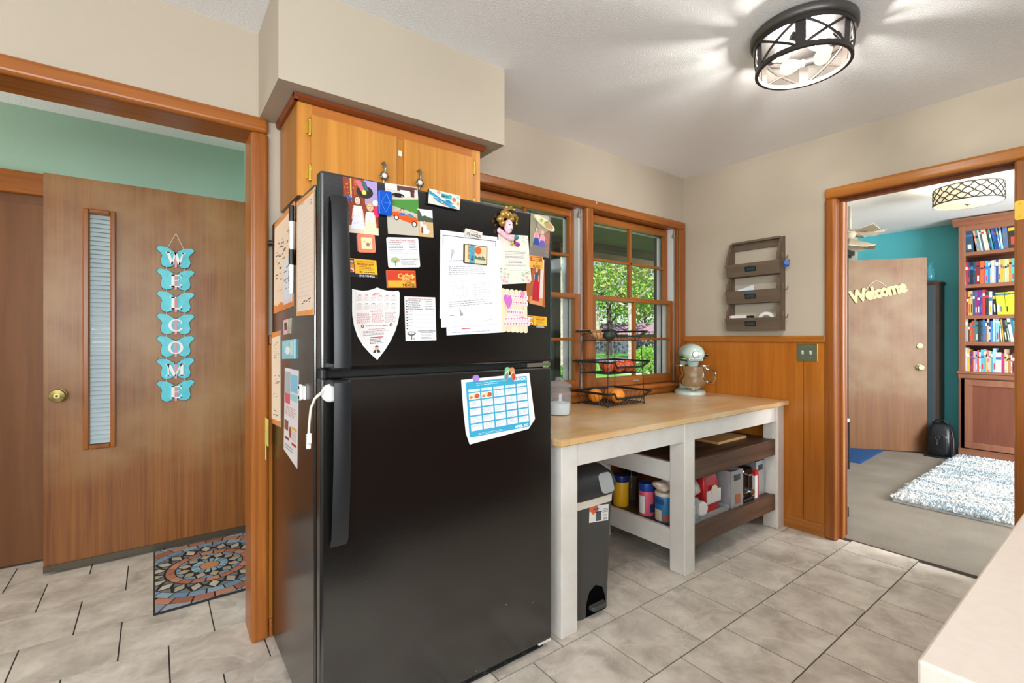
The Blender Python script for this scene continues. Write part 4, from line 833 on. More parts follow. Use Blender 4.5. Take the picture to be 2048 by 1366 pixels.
# school letters: two sheets behind, letter in front
sheet('letter_sheet', 'back letter sheet, its lower edge peeking below the school letter', 'paper', [(885, 470), (1000, 480), (893, 671)], [('x', .1, .95, .965, .985, 1, '#8a94b8', .3), ('r', .25, .935, .4, .945, '#c04a5a')], col='#dfe2ee', lift=.0008)
sheet('letter_sheet', 'framed letter sheet whose top border shows above the school letter', 'paper', [(880, 460), (994, 474.5), (879, 637)], [('l', .04, .055, .97, .055, .002, '#3a3c42'), ('l', .045, .05, .045, .16, .002, '#3a3c42'), ('l', .965, .05, .965, .14, .002, '#3a3c42')], col='#e2e1e4', lift=.0016)
els = [('e', .2, .06, .03, .035, '#b9b9bc'), ('l', .19, .08, .17, .16, .004, '#9a9a9e'), ('x', .14, .45, .165, .185, 1, '#33333a', .5), ('x', .13, .9, .24, .36, 5, '#85858a', .3)]
for u0, u1, v0 in ((.17, .46, .41), (.53, .87, .45)):
    for i in range(5): els.append(('l', u0+(u1-u0)*i/4, v0, u0+(u1-u0)*i/4, v0+.23, .0006, '#aaaaae'))
    for vv in (0, .035, .23): els.append(('l', u0, v0+vv, u1, v0+vv, .0006, '#aaaaae'))
    for i in range(4): els.append(('x', u0+(u1-u0)*(i+.25)/4, u0+(u1-u0)*(i+.8)/4, v0+.005, v0+.22, 7, '#66666a', .32))
els += [('x', .13, .9, .68, .76, 3, '#85858a', .28), ('l', .3, .79, .34, .87, .004, '#8a8a8e'), ('e', .33, .86, .03, .02, '#9a9a9e'), ('x', .12, .26, .855, .87, 1, '#33333a', .6), ('x', .1, .3, .945, .96, 1, '#9a9a9e', .4), ('x', .72, .9, .96, .975, 1, '#9a9a9e', .4)]
sheet('school_letter', 'white school letter with two small word tables', 'paper', [(879.5, 494), (995, 494), (882, 655.5)], els, col='#e6e4e8', lift=.0026, outline=[(0, 0), (1, 0), (1.005, .5), (1.0, 1.03), (0, 1), (-.005, .5)])
sheet('plate_magnet', 'small number plate magnet reading LOS ANGELES', 'magnet', [(929, 457), (963, 466), (926.5, 471)], [('t', .5, .36, .24, 'California', '#a04a5a', 'c', .01, .3), ('t', .5, .85, .4, 'LOS ANGELES', '#2a2a2e', 'c', .03, 0, .9)], col='#d9d2c6', thick=.004, lift=.0035, rnd=.003)
els = [('r', .04, .04, .96, .96, '#e4c596'), ('r', .23, .04, .46, .96, '#5c9fb0')]+[('r', .25+.02*(i % 3), .1+.07*i, .44-.02*(i % 2), .12+.07*i, '#3a7890') for i in range(12)]+[('e', .6, .27, .15, .2, '#e0561f')]+[('p', [(.3+.05*i, .66), (.34+.05*i, .5+.06*(i % 3)), (.38+.05*i, .66)], '#2f5f62') for i in range(11)]+[('p', [(.45, .62), (.95, .7), (.9, .76), (.45, .74)], '#3f7a74'), ('r', .3, .7, .4, .8, '#2f3f3a')]
gl_ = sheet('wood_magnet', 'wooden lake souvenir magnet with an orange sun on the letter', 'magnet', [(925.5, 488), (972, 494), (925, 526.5)], els, col='#2f2a26', thick=.005, lift=.0035, rnd=.004)
# vertical lettering on the wooden magnet
a = FP(935, 492); s = MB(); vs, fs_, wd = text2d('GRAND LAKE', .02); k = .046/wd
s.add([(a.x-.003+y*k*1.2, FY-.0093, a.z-x*k) for x, y in vs], fs_, lin('#4a3320')); s.build('lettering', print_mat(), gl_)
els = [('x', .2, .9, .33, .48, 5, '#6a6a70', .3), ('x', .3, .8, .51, .58, 2, '#8a8a9a', .5), ('x', .2, .9, .6, .63, 1, '#8a8a8e', .4), ('x', .35, .8, .7, .73, 1, '#a0a0a4', .4)]
els += confetti(.02, .3, .68, .98, 26, ['#b9c4a4', '#9aac86', '#cfd4bf'], .022)+confetti(.72, .98, .7, .98, 24, ['#b9c4a4', '#9aac86', '#cfd4bf'], .022)+confetti(.75, .98, .02, .2, 10, ['#c4ccb2', '#b0bb98'], .018)+confetti(.02, .2, .02, .2, 8, ['#c4ccb2', '#d8cfc0'], .018)
for u, v in ((.14, .86), (.2, .95), (.1, .93), (.9, .86), (.95, .93)): els += [('e', u, v, .08, .05, '#e8cfc8'), ('e', u, v, .05, .03, '#e0b4b0'), ('e', u, v, .022, .014, '#d09a98')]
sheet('invitation', 'cream floral invitation card hanging below the mask magnet', 'card', [(996, 468), (1055.5, 471.5), (1000.5, 569)], els, col='#e2d9cc', outline=[(0, 0), (1, 0), (1.06, .98), (0, 1)])
# carnival mask magnet
mk = thing('mask_magnet', 'pink carnival mask magnet with a golden jester hat', 'magnet', tuple(FP(1010, 460)))
o = FP(1010, 458); s_ = depth(o)/FPX
def mp(px, py, d=0): q = FP(px, py); return Vector((q.x, FY-d, q.z))
M('mask_pink', '#e3a9b8', .4, var='#eed3d4', vscale=90); M('gold', '#c39a4e', .35, metal=.6, var='#8c6a34', vscale=200); M('mask_dark', '#3a2a34', .5); M('frill_pink', '#e59ab0', .5, var='#f3cfd6', vscale=120); M('mask_purple', '#9b4a7a', .5)
c0 = mp(1011, 455, .018); MB().ball(c0, (.016, .017, .026), 18, 12).build('face', 'mask_pink', mk, smooth=True)
for dx in (-.005, .008):
    MB().ball(c0+Vector((dx, -.0155, .004)), (.0036, .002, .002), 10, 6).build('eye', 'mask_dark', mk, smooth=True)
MB().ball(c0+Vector((.003, -.0185, -.004)), (.002, .003, .005), 8, 6).build('nose', 'mask_pink', mk, smooth=True); MB().ball(c0+Vector((.003, -.015, -.013)), (.0045, .002, .0016), 8, 6).build('mouth', 'mask_purple', mk, smooth=True)
s = MB()
for i in range(9):
    t = i/8; q = mp(996+26*t, 462+16*math.sin(t*1.4), .008); s.ball(q, (.009, .008, .011), 10, 7)
s.build('frill', 'frill_pink', mk, smooth=True)
s = MB()
for (x, y, r) in ((996, 440, .014), (1003, 430, .016), (1012, 432, .015), (1000, 448, .012), (1018, 440, .012)): s.ball(mp(x, y, .014), (r, .013, r), 12, 8)
s.tube([mp(1014, 438, .014), mp(1024, 432, .014), mp(1030, 438, .012), mp(1029, 446, .01)], [.009, .008, .007, .004], 8); s.tube([mp(1002, 430, .014), mp(1008, 420, .014), mp(1018, 418, .012), mp(1022, 420, .01)], [.01, .008, .006, .004], 8)
s.build('hat', 'gold', mk, smooth=True)
s = MB()
for x, y in ((1029, 449), (1024, 421), (1018, 416), (1009, 416)): s.ball(mp(x, y, .012), .0055, 10, 8)
s.build('bell', 'brass', mk, smooth=True)
bf = thing('butterfly_magnet', 'iridescent butterfly magnet below the mask on the invitation', 'magnet', tuple(FP(1028, 483)))
for (x, y, rx, rz, c_) in ((1031, 475, .011, .009, '#3f9a8a'), (1023, 479, .009, .007, '#6a6ab8'), (1033, 489, .012, .009, '#b04a90'), (1022, 488, .008, .007, '#c9c24a')):
    MB().ball(mp(x, y, .006), (rx, .003, rz), 14, 8).build('wing', M('enamel_'+c_[1:], c_, .2, metal=.4), bf, smooth=True)
MB().ball(mp(1027, 483, .008), (.003, .004, .012), 10, 8).build('body', 'mask_dark', bf, smooth=True)
els = [('p', [(0, 0), (.22, 0), (.3, .45), (.1, .8), (0, .8)], '#8f8a72'), ('p', [(.3, 0), (.9, 0), (1, .4), (.62, .5), (.35, .42)], '#a9a08c'), ('p', [(.68, .45), (1, .3), (1, 1)], '#9a6a58')]+confetti(.65, .99, .5, .95, 20, ['#b58a78', '#7a5044'], .02)+kid(.32, .36, .05, '#5a3a2a', '#e58aa4', '#2f4a90', asp=1.5)+kid(.62, .4, .05, '#c09060', '#ee9aae', '#6a5aa0', asp=1.5)
sheet('photo_print', 'photo print of two children in pink shirts on a path', 'photo', [(1060.5, 426), (1100, 434), (1057.5, 511)], els, col='#77706c', rough=.3, lift=.0022)
sg = thing('sandal_magnet', 'cream sandal-shaped magnet on the photo in the freezer corner', 'magnet', tuple(FP(1085, 447)))
s = MB(); ax = FP(1100, 458)-FP(1071, 436); ax.normalize(); up = Vector((-ax.z, 0, ax.x)); ln = (FP(1100, 458)-FP(1071, 436)).length/2+.016; cc = FP(1086, 447)
s.prism([(math.cos(t)*ln, math.sin(t)*.017*(1+.18*math.cos(t*1))) for t in [i*2*math.pi/26 for i in range(26)]], cc, ax, up, NF, .003, .012); s.build('sole', M('sandal', '#d9cba6', .5), sg, bevel=.003)
MB().prism(circ(ln*.35, 0, ln*.42, 18, .011), cc, ax, up, NF, .0121, .0135).build('insole', M('sandal_in', '#b08a5c', .6), sg)
s = MB()
for e1 in (.35, -.35): s.tube([cc-ax*ln*.1+Vector((0, -.018, 0)), cc+ax*ln*.25+up*.014*(1 if e1 > 0 else -1)+Vector((0, -.013, 0))], .0022, 6)
for k in range(5): s.ball(cc-ax*ln*.35+Vector((.004*math.cos(k*1.26), -.014, .004*math.sin(k*1.26))), (.004, .0015, .0025), 8, 5)
s.build('strap', M('leaf_deco', '#a8b64c', .5), sg, smooth=True)
els = [('r', .5, .2, 1, 1, '#8a4a28'), ('r', .74, 0, 1, .9, '#d9c2b8'), ('r', 0, .84, 1, 1, '#c98a52')]+kid(.45, .24, .055, '#8a5a34', '#2f5478', '#b02434', asp=1.9)+[('p', [(.25, .5), (.68, .5), (.74, .92), (.2, .92)], '#b02434')]
sheet('photo_print', 'photo print of a girl in red trousers below the path photo', 'photo', [(1062, 513), (1088, 520), (1058, 607)], els, col='#a05c34', rough=.3, lift=.0008, outline=[(0, 0), (1, .02), (1.22, 1.02), (-.3, .97), (-.25, .6), (.1, .5)])
sheet('sign_sticker', 'small orange sign sticker above the girl photo', 'sticker', [(1058, 511), (1084, 514), (1058.5, 536)], [('r', .05, .05, .95, .42, '#a8481c'), ('x', .15, .85, .1, .38, 2, '#f0c060', .4), ('t', .5, .68, .16, 'As', '#5a2a14', 'c', .02), ('t', .5, .92, .2, 'ALICE!', '#5a2a14', 'c', .03)], col='#e8a038', lift=.0024, thick=.0014)
# craft of popsicle sticks
cr = thing('stick_craft', 'popsicle stick craft with pink stickers and a purple heart', 'craft', tuple(FP(1028, 620)))
wood('stick_wood', '#dcc6a0', '#efe0c2', 'Z', 60, .6, .8)
a = FP(1001, 576); b = FP(1053, 582); c = FP(1003, 664)
U = (b-a); V = (c-a); n = 6
for i in range(n):
    MB().prism([(u, v) for u, v in rrect(.015, 0, .985, 1, .45, 6)] if 0 else [(.03, .03), (.2, .008), (.5, 0), (.8, .008), (.97, .03), (.97, .97), (.8, .992), (.5, 1), (.2, .992), (.03, .97)], a+U*(i/n), U/n, V, NF, .0006, .0026).build('craft_stick', 'stick_wood', cr)
M('sticker_pink', '#f0cfd4', .45)
for v0, v1, w0, w1, tl in ((.12, .22, .1, 1.04, 0), (.26, .36, .14, 1.02, 0), (.46, .64, .2, .86, 0), (.66, .76, .1, 1.1, -.05), (.78, .88, .06, 1.08, -.06)):
    TL = a+U*w0+V*v0; TRR = a+U*w1+V*(v0+tl); BL = a+U*w0+V*v1
    paper('sticker_strip', '', '', TL+Vector((0, -.0026, 0)), TRR+Vector((0, -.0026, 0)), BL+Vector((0, -.0026, 0)), NF, [('p', [(.06+.105*i, .62), (.03+.105*i, .3), (.05+.105*i, .2), (.06+.105*i, .3), (.07+.105*i, .2), (.09+.105*i, .3)], '#d86a94' if i % 2 else '#c03a50') for i in range(9)]+[('r', .02, .78, .98, .84, '#e4a4b4')], '#f2d5d8', parent=cr, lift=.0001)
hrt = [(.5, .98), (.05, .5), (0, .25), (.12, .04), (.32, 0), (.5, .18), (.68, 0), (.88, .04), (1, .25), (.95, .5)]
ht = FP(1006, 588)
MB().prism(hrt, (ht.x, FY, ht.z), (.036, 0, -.006), (.004, 0, -.052), NF, .0034, .006).build('heart', M('heart_purple', '#c86ac0', .5), cr)
MB().prism(hrt, FP(1040, 582), (.02, 0, 0), (0, 0, -.03), NF, .0034, .005).build('heart', M('heart_pink', '#e888b4', .5), cr)
appcard('yellow mobile app card below the girl photo at the door edge', [(1055.5, 631), (1093, 634), (1056, 655)])
# lunch calendar on the lower door
c = [FP(922, 760), FP(1058, 746), FP(941, 890)]
els = [('r', .055, .045, .955, .96, '#3aa5c8'), ('t', .93, .115, .055, 'LUNCH', '#f4f8fa', 'r', .03), ('x', .2, .62, .07, .13, 2, '#d8eef4', .25), ('t', .93, .945, .05, 'APRIL 202', '#f4f8fa', 'r', .03), ('x', .18, .6, .905, .95, 2, '#c8e6f0', .3)]
for i in range(5):
    u0 = .085+.175*i; els += [('r', u0, .17, u0+.155, .215, '#dcecf4'), ('x', u0+.045, u0+.11, .185, .2, 1, '#5a7a90', .7)]
    for j in range(5):
        v0 = .235+.13*j
        if j == 0 and i < 2: els += [('r', u0, v0, u0+.155, v0+.105, '#f0e4d4'), ('e', u0+.03, v0+.07, .025, .025, '#d8884a'), ('e', u0+.11, v0+.055, .04, .04, '#c85a34'), ('r', u0+.06, v0+.02, u0+.09, v0+.06, '#e8c890')]
        else: els += [('r', u0, v0, u0+.155, v0+.105, '#e2e6ee'), ('x', u0+.012, u0+.13, v0+.012, v0+.012+.018*(2+(i*3+j*2) % 4), 2+(i*3+j*2) % 4, '#7a8490', .3)]
sheet('lunch_calendar', 'blue and white school lunch calendar on the lower door', 'calendar', [(922, 760), (1058, 746), (931, 882)], els, col='#ecebea', outline=[(0, 0), (1, 0), (1.02, .4), (1.045, .84), (.93, 1.0), (.05, 1.07), (.01, .87), (0, .5)])
pm = thing('round_magnet', 'round lilac magnet holding the lunch calendar', 'magnet', tuple(FP(951, 757)))
MB().lathe([(.0125, 0), (.0125, .006), (.011, .008), (.001, .0085)], FP(951, 757), 22, M4=Matrix.Rotation(math.pi/2, 3, 'X')).build('button', M('lilac', '#a184cc', .4), pm, smooth=True)
ff = thing('sandal_pair_magnet', 'pair of tiny flip-flop magnets holding the lunch calendar', 'magnet', tuple(FP(1019, 749)))
for x, y, tl, c1, c2 in ((1012, 750, .2, '#7ac08a', '#8a78b8'), (1025, 750, -.25, '#c88a5a', '#d83a34')):
    o = FP(x, y); u = Vector((math.cos(tl), 0, -math.sin(tl)*.5)); v = Vector((math.sin(tl), 0, math.cos(tl)))
    MB().prism([(-.006, -.02), (.006, -.02), (.009, -.005), (.0085, .01), (.011, .02), (.006, .029), (-.006, .029), (-.011, .02), (-.0085, .01), (-.009, -.005)], o, u, v, NF, .001, .005).build('sole', M('ff_'+c1[1:], c1, .5), ff)
    MB().prism([(-.005, -.016), (.005, -.016), (.006, .0), (0, .008), (-.006, .0)], o, u, v, NF, .005, .0065).build('insole', M('ff_'+c2[1:], c2, .5), ff)
    MB().tube([o+u*.008+v*.004+Vector((0, -.005, 0)), o+v*.016+Vector((0, -.009, 0)), o-u*.008+v*.004+Vector((0, -.005, 0))], .0014, 6).build('strap', 'ceramic', ff, smooth=True)
# ---------------------------------------------------------------- papers on the refrigerator side
NS = (-1, 0, 0)
def SP(px, py): return P(px, py, X=FX0)
def side(name, label, cat, c, els, **k): return paper(name, label, cat, SP(*c[0]), SP(*c[1]), SP(*c[2]), NS, els, **k)
scr = random.Random(4)
def scrawl(u0, u1, v0, v1, n, col='#3a3434'): return [('l', u, v, u+scr.uniform(.03, .12), v+scr.uniform(-.012, .012), .0028, col) for u, v in [(scr.uniform(u0, u1), scr.uniform(v0, v1)) for _ in range(n)]]
els = [('p', [(0, 0), (1, 0), (1, .04), (.5, .06), (0, .05)], '#d98a4a'), ('p', [(0, .9), (.2, .93), (.4, .9), (.6, .94), (1, .9), (1, 1), (0, 1)], '#df8a45'), ('r', .55, .5, .95, .95, '#d9dbe2')]+[('l', .05+.03*i, 1, .07+.03*i, .9+.03*(i % 3), .002, '#e06a28') for i in range(30)]+scrawl(.08, .85, .2, .82, 46)
side('chore_chart', 'tall peach-bordered chart with marker notes at the back of the fridge side', 'poster', [(550, 448), (590, 402), (548, 628)], els, col='#ecd3b8')
els = [('p', [(0, 0), (1, 0), (1, .03), (0, .05)], '#e79a55'), ('p', [(0, .965), (1, .95), (1, 1), (0, 1)], '#e79a55'), ('r', 0, .0, .05, 1, '#edb98c'), ('r', .94, 0, 1, 1, '#e9b06a')]+[('l', .1, .12+.036*i, .92, .11+.036*i, .0008, '#cdb8a8') for i in range(21)]+scrawl(.3, .85, .06, .12, 6, '#a89a92')+scrawl(.3, .8, .85, .92, 6)
side('paper_chart', 'tall peach ruled chart nearest the freezer door on the fridge side', 'poster', [(594.5, 405), (629.5, 375), (594, 632)], els, col='#efd8c4')
for px, py0, py1, lb_ in ((589, 412, 500, 'upper white marker with a black cap on the fridge side'), (588.5, 498, 588, 'lower white marker with a black cap on the fridge side')):
    a = SP(px, py0); b = SP(px, py1); t = thing('dry_erase_marker', lb_, 'marker', tuple((a+b)/2+Vector((-.008, 0, 0))), 'markers clipped to the fridge side')
    o = Vector((-.009, 0, 0)); m_ = a.lerp(b, .36)
    MB().cyl(a+o, m_+o, .0085, .0088, 14).build('cap', 'black_plastic', t, smooth=True); MB().tube([a+o+Vector((0, -.009, -.004)), m_+o+Vector((0, -.011, .012))], .003, 6).build('pocket_clip', 'black_plastic', t, smooth=True)
    MB().cyl(m_+o, b+o, .0078, .0064, 14).build('barrel', 'white_plastic', t, smooth=True)
    s = MB(); L = (b-m_).length
    for i in range(7): z = m_.z-.02-L*.075*i; s.box(m_.x-.0172, m_.x-.0168, m_.y-.002, m_.y+.002+.0006*(i % 3), z-L*.05, z)
    s.build('lettering', 'black_plastic', t)
bk = thing('button_magnet', 'small black round magnet at the back edge of the fridge side', 'magnet', tuple(SP(543, 486)))
MB().cyl(SP(543, 486), SP(543, 486)+Vector((-.012, 0, 0)), .011, .009, 16).build('button', 'black_plastic', bk, smooth=True)
side('small_magnet', 'small pinkish photo magnet below the tall charts', 'magnet', [(568, 641), (577, 638), (569, 670)], [('r', .2, .2, .8, .7, '#5a3a38')], col='#d9b4ae', thick=.002)
side('small_magnet', 'small speckled photo magnet beside the pinkish one', 'magnet', [(578, 638), (584, 636), (577, 668)], confetti(.1, .9, .1, .9, 14, ['#7a7a68', '#d8d0b8'], .06), col='#b4ad98', thick=.002)
side('fridge_magnet', 'pale blue square magnet on the fridge side', 'magnet', [(568, 682), (592, 678), (568, 718)], [('p', [(.1, .1), (.6, .1), (.3, .9)], '#9fd0d8'), ('e', .5, .55, .2, .22, '#e8eeee'), ('r', .7, .1, .95, .8, '#c9d8cf')], col='#8ac2cf', thick=.006)
els = [('p', [(0, 0), (1, 0), (1, .05), (0, .06)], '#df8a45'), ('p', [(0, .95), (1, .94), (1, 1), (0, 1)], '#df8a45')]+scrawl(.15, .8, .12, .3, 14)+scrawl(.2, .85, .45, .56, 12)+scrawl(.2, .6, .66, .7, 4)+scrawl(.15, .8, .84, .9, 9)
side('note_chart', 'peach note sheet with handwriting, lowest at the back of the fridge side', 'poster', [(543.5, 666), (561, 661), (544, 846)], els, col='#eed9c0')
els = [('r', .04, .04, .44, .3, '#a8b4b8'), ('r', .46, .06, .95, .26, '#7ec0d8'), ('r', .04, .3, .44, .42, '#d85a6a'), ('r', .46, .28, .95, .36, '#9ad0d4'), ('x', .08, .9, .44, .56, 6, '#c4787a', .4), ('r', .04, .62, .34, .74, '#8a5a40'), ('e', .48, .74, .09, .07, '#b04a34'), ('r', .6, .66, .95, .69, '#d8b43a'), ('x', .6, .95, .7, .82, 5, '#b89a92', .4), ('r', .08, .82, .4, .85, '#7a3a34'), ('r', .6, .84, .95, .87, '#b83a34'), ('x', .08, .9, .9, .97, 2, '#8a8a8e', .4)]
side('flyer', 'printed flyer with a blue picture on the fridge side', 'flyer', [(570.5, 735), (598, 741.5), (568, 898)], els, col='#e2dcdc', outline=[(0, 0), (1, 0), (1, 1.09), (0, 1)])
# child latch
cl = thing('child_latch', 'white child safety latch with a strap across the fridge edge', 'latch', tuple(SP(609, 785)))
a = SP(609, 785)
MB().prism(rrect(-.03, -.022, .024, .022, .006), a, (0, -1, 0), (0, 0, 1), NS, 0, .005).build('base_plate', 'white_plastic', cl, bevel=.002)
MB().prism(rrect(-.026, -.026, -.0, .026, .012), a, (0, -1, 0), (0, 0, 1), NS, .005, .014).build('buckle', 'white_plastic', cl, bevel=.003)
for z in (-.016, .016): MB().prism(rrect(-.02, z-.005, -.006, z+.005, .003), a, (0, -1, 0), (0, 0, 1), NS, .0141, .0146).build('slot', 'black_matte', cl)
st = thing('strap_latch', 'white round strap latch hanging on the lower door beside the handle', 'latch', tuple(FP(655, 787)))
q = FP(657, 786)
MB().lathe([(.026, 0), (.026, .006), (.022, .01), (.001, .011)], (.403, FY, q.z), 26, M4=Matrix.Rotation(math.pi/2, 3, 'X')).build('pad', 'white_plastic', st, smooth=True)
w_ = [Vector((.381, FY-.008, q.z+.002)), Vector((.372, FY-.012, q.z-.001)), Vector((.360, FY-.006, q.z-.012)), Vector((.352, FY+.006, q.z-.04)), Vector((.349, FY+.012, q.z-.085)), Vector((.348, FY+.014, q.z-.118))]
M('strap_white', '#ddd6c4', .5)
MB().tube(w_, [.0035]*6, 8).tube([p+Vector((.004, 0, .006)) for p in w_[:4]], .0028, 8).build('strap', 'strap_white', st, smooth=True)
e = w_[-1]; MB().prism([(-.008, 0), (.008, .004), (.009, -.024), (.003, -.03), (.002, -.042), (-.005, -.042), (-.008, -.03)], e+Vector((0, 0, .004)), (0, -1, 0), (0, 0, 1), NS, -.006, .006).build('strap_end', 'white_plastic', st, bevel=.002)
# fly swatter and paper in the gap behind the fridge
fw = thing('fly_swatter', 'yellow mesh fly swatter hanging in the gap beside the fridge', 'fly swatter', (.352, 2.11, .9))
M('swatter', '#cfc05a', .5); s = MB(); o = Vector((.354, 2.108, .79)); hh = .105; ww = .05
for i in range(9): s.tube([o+Vector((0, -ww+ww*2*i/8, 0)), o+Vector((0, -ww+ww*2*i/8, hh))], .0011, 5)
for i in range(17): s.tube([o+Vector((0, -ww, hh*i/16)), o+Vector((0, ww, hh*i/16))], .0011, 5)
s.build('mesh_head', 'swatter', fw); MB().tube([o, o+Vector((0, .0, -.06))], .0025, 6).build('handle', 'swatter', fw)
# ---------------------------------------------------------------- things on the work table
ZT = .8125
# three-tier wire basket
bk = thing('wire_basket', 'black three-tier wire fruit basket on the table by the window', 'basket', (2.225, 1.96, ZT))
M('wire', '#23262a', .4, metal=.3); M('basket_wood', '#c8935c', .5)
BX0, BX1, BY0, BY1 = 2.065, 2.39, 1.85, 2.08
def tier(z, rim, g, fl):
    x0, x1, y0, y1 = BX0+g, BX1-g, BY0+g*.7, BY1-g*.7; rx0, rx1, ry0, ry1 = x0-fl, x1+fl, y0-fl, y1+fl
    s = MB()
    s.tube([(x0, y0, z), (x1, y0, z), (x1, y1, z), (x0, y1, z)], .0024, 6, closed=True)
    for i in range(1, 12):
        x = x0+(x1-x0)*i/12; xr = rx0+(rx1-rx0)*i/12; zf = rim-.028*(1 if 2 < i < 11 else .0)
        s.tube([(xr, ry0+.002, zf-.004), (x, y0, z), (x, y1, z), (xr, ry1, rim)], .0013, 5)
    for i in range(1, 8):
        y = y0+(y1-y0)*i/8; yr = ry0+(ry1-ry0)*i/8
        s.tube([(rx0, yr, rim), (x0, y, z), (x1, y, z), (rx1, yr, rim)], .0013, 5)
    wires = s.build('wire_tray', 'wire', bk, smooth=True)
    # flat rim band dipping along the front
    pts = [(rx0, ry1), (rx0, ry0), (rx0+.055, ry0), (rx0+.075, ry0), (rx1-.075, ry0), (rx1-.02, ry0), (rx1, ry0), (rx1, ry1)]
    zz = [rim, rim, rim, rim-.03, rim-.03, rim-.006, rim, rim]; b = MB()
    n = len(pts)
    for i in range(n):
        (xa, ya), (xb, yb) = pts[i], pts[(i+1) % n]; za, zb = zz[i], zz[(i+1) % n]
        d = Vector((xb-xa, yb-ya, 0)).normalized(); nn = Vector((-d.y, d.x, 0))*.0035
        b.hexa([(xa-nn.x, ya-nn.y, za-.006), (xb-nn.x, yb-nn.y, zb-.006), (xb+nn.x, yb+nn.y, zb-.006), (xa+nn.x, ya+nn.y, za-.006)], [(xa-nn.x, ya-nn.y, za+.006), (xb-nn.x, yb-nn.y, zb+.006), (xb+nn.x, yb+nn.y, zb+.006), (xa+nn.x, ya+nn.y, za+.006)])
    b.build('rim_band', 'wire', bk); return x0, x1, y0, y1, rx0, rx1, ry0, ry1
T1 = tier(.822, .893, 0, .03); T2 = tier(1.004, 1.072, .006, .03); T3 = tier(1.197, 1.252, .016, .026)
s = MB()
for x, y, x2, y2, x3, y3 in ((T1[0], T1[2], T2[0], T2[2], T3[0], T3[2]), (T1[1], T1[2], T2[1], T2[2], T3[1], T3[2]), (T1[0], T1[3], T2[0], T2[3], T3[0], T3[3]), (T1[1], T1[3], T2[1], T2[3], T3[1], T3[3])):
    MB().tube([(x, y, .822), (x2, y2, 1.004), (x3, y3, 1.197)], .0026, 6).build('upright', 'wire', bk, smooth=True)
    MB().ball((x, y, ZT+.0055), .0055, 10, 8).build('foot', 'wire', bk, smooth=True)
for x in (2.12, 2.33):
    MB().tube([(x, T3[2], 1.197), (x, T3[2]-.004, 1.17), (x+.008, T3[2]-.008, 1.157), (x+.02, T3[2]-.01, 1.16), (x+.024, T3[2]-.01, 1.172)], .0018, 6).build('hook', 'wire', bk, smooth=True)
for x0, y in ((T3[4]+.02, T3[7]), (T3[5]-.09, T3[7])): MB().box(x0, x0+.075, y-.007, y+.005, 1.244, 1.262).build('grip', 'basket_wood', bk, bevel=.003)
MB().cyl((T3[4], T3[6]+.05, 1.252), (T3[4], T3[6]+.13, 1.252), .009).build('grip', 'basket_wood', bk, smooth=True)
M('orange_peel', '#ef8a1e', .4, bump=.15, bscale=220, var='#f19a34', vscale=20); M('apple_skin', '#c8322c', .22, var='#dd8a3a', vscale=22); M('avocado', '#39423a', .55, bump=.2, bscale=150); M('stem_brown', '#5a4326', .7); M('squash', '#d39a6a', .4)
def fruit(name, label, cat, c, r, mat, grp, dimple=True):
    t = thing(name, label, cat, (c[0], c[1], c[2]-r))
    prof = [(.03*r, -r*.93)]+[(r*math.sin(math.pi*j/12), -r*math.cos(math.pi*j/12)*(.96)) for j in range(1, 12)]+[(r*.14, r*.9), (.02*r, r*.84)]
    MB().lathe(prof, c, 22).build('flesh', mat, t, smooth=80); MB().cyl((c[0], c[1], c[2]+r*.82), (c[0]+.002, c[1], c[2]+r*(1.08 if cat == 'apple' else .9)), .0018, .0014, 6).build('stem', 'stem_brown', t)
    t['group'] = grp
zo = .824
fruit('orange', 'orange at the window end of the bottom basket tier', 'orange', (2.128, 2.005, zo+.043), .043, 'orange_peel', 'oranges in the wire basket')
fruit('orange', 'front orange in the bottom basket tier with a smooth crease', 'orange', (2.215, 1.91, zo+.045), .045, 'orange_peel', 'oranges in the wire basket')
fruit('orange', 'back orange half hidden behind the front one', 'orange', (2.265, 2.0, zo+.043), .043, 'orange_peel', 'oranges in the wire basket')
za = 1.006
for i, (x, y, r, lb_) in enumerate(((2.155, 1.93, .034, 'leftmost red apple in the middle basket tier'), (2.23, 1.91, .036, 'centre front red apple in the middle basket tier'), (2.31, 1.91, .037, 'rightmost yellow-red apple in the middle basket tier'), (2.215, 2.005, .033, 'back red apple behind the leftmost one'), (2.30, 2.0, .033, 'back red apple behind the rightmost one'))):
    fruit('apple', lb_, 'apple', (x, y, za+r), r, 'apple_skin', 'apples in the wire basket')
t = thing('avocado', 'dark green avocado in the top basket tier', 'avocado', (2.2, 1.95, 1.199)); MB().lathe([(.001, -.05), (.02, -.045), (.034, -.02), (.033, .005), (.022, .03), (.012, .045), (.001, .05)], (2.2, 1.95, 1.233), 22, M4=Matrix.Rotation(math.radians(80), 3, 'Y')).build('flesh', 'avocado', t, smooth=80); MB().cyl((2.248, 1.95, 1.24), (2.254, 1.95, 1.241), .003).build('stem', 'stem_brown', t)
t = thing('butternut_squash', 'tan squash lying in the top basket tier', 'squash', (2.13, 1.99, 1.199)); MB().lathe([(.001, -.035), (.02, -.03), (.028, -.008), (.022, .015), (.016, .035), (.014, .052), (.001, .055)], (2.13, 1.99, 1.227), 22, M4=Matrix.Rotation(math.radians(-75), 3, 'Y')).build('flesh', 'squash', t, smooth=80); MB().cyl((2.077, 1.99, 1.24), (2.07, 1.99, 1.242), .005).build('stem', 'stem_brown', t)
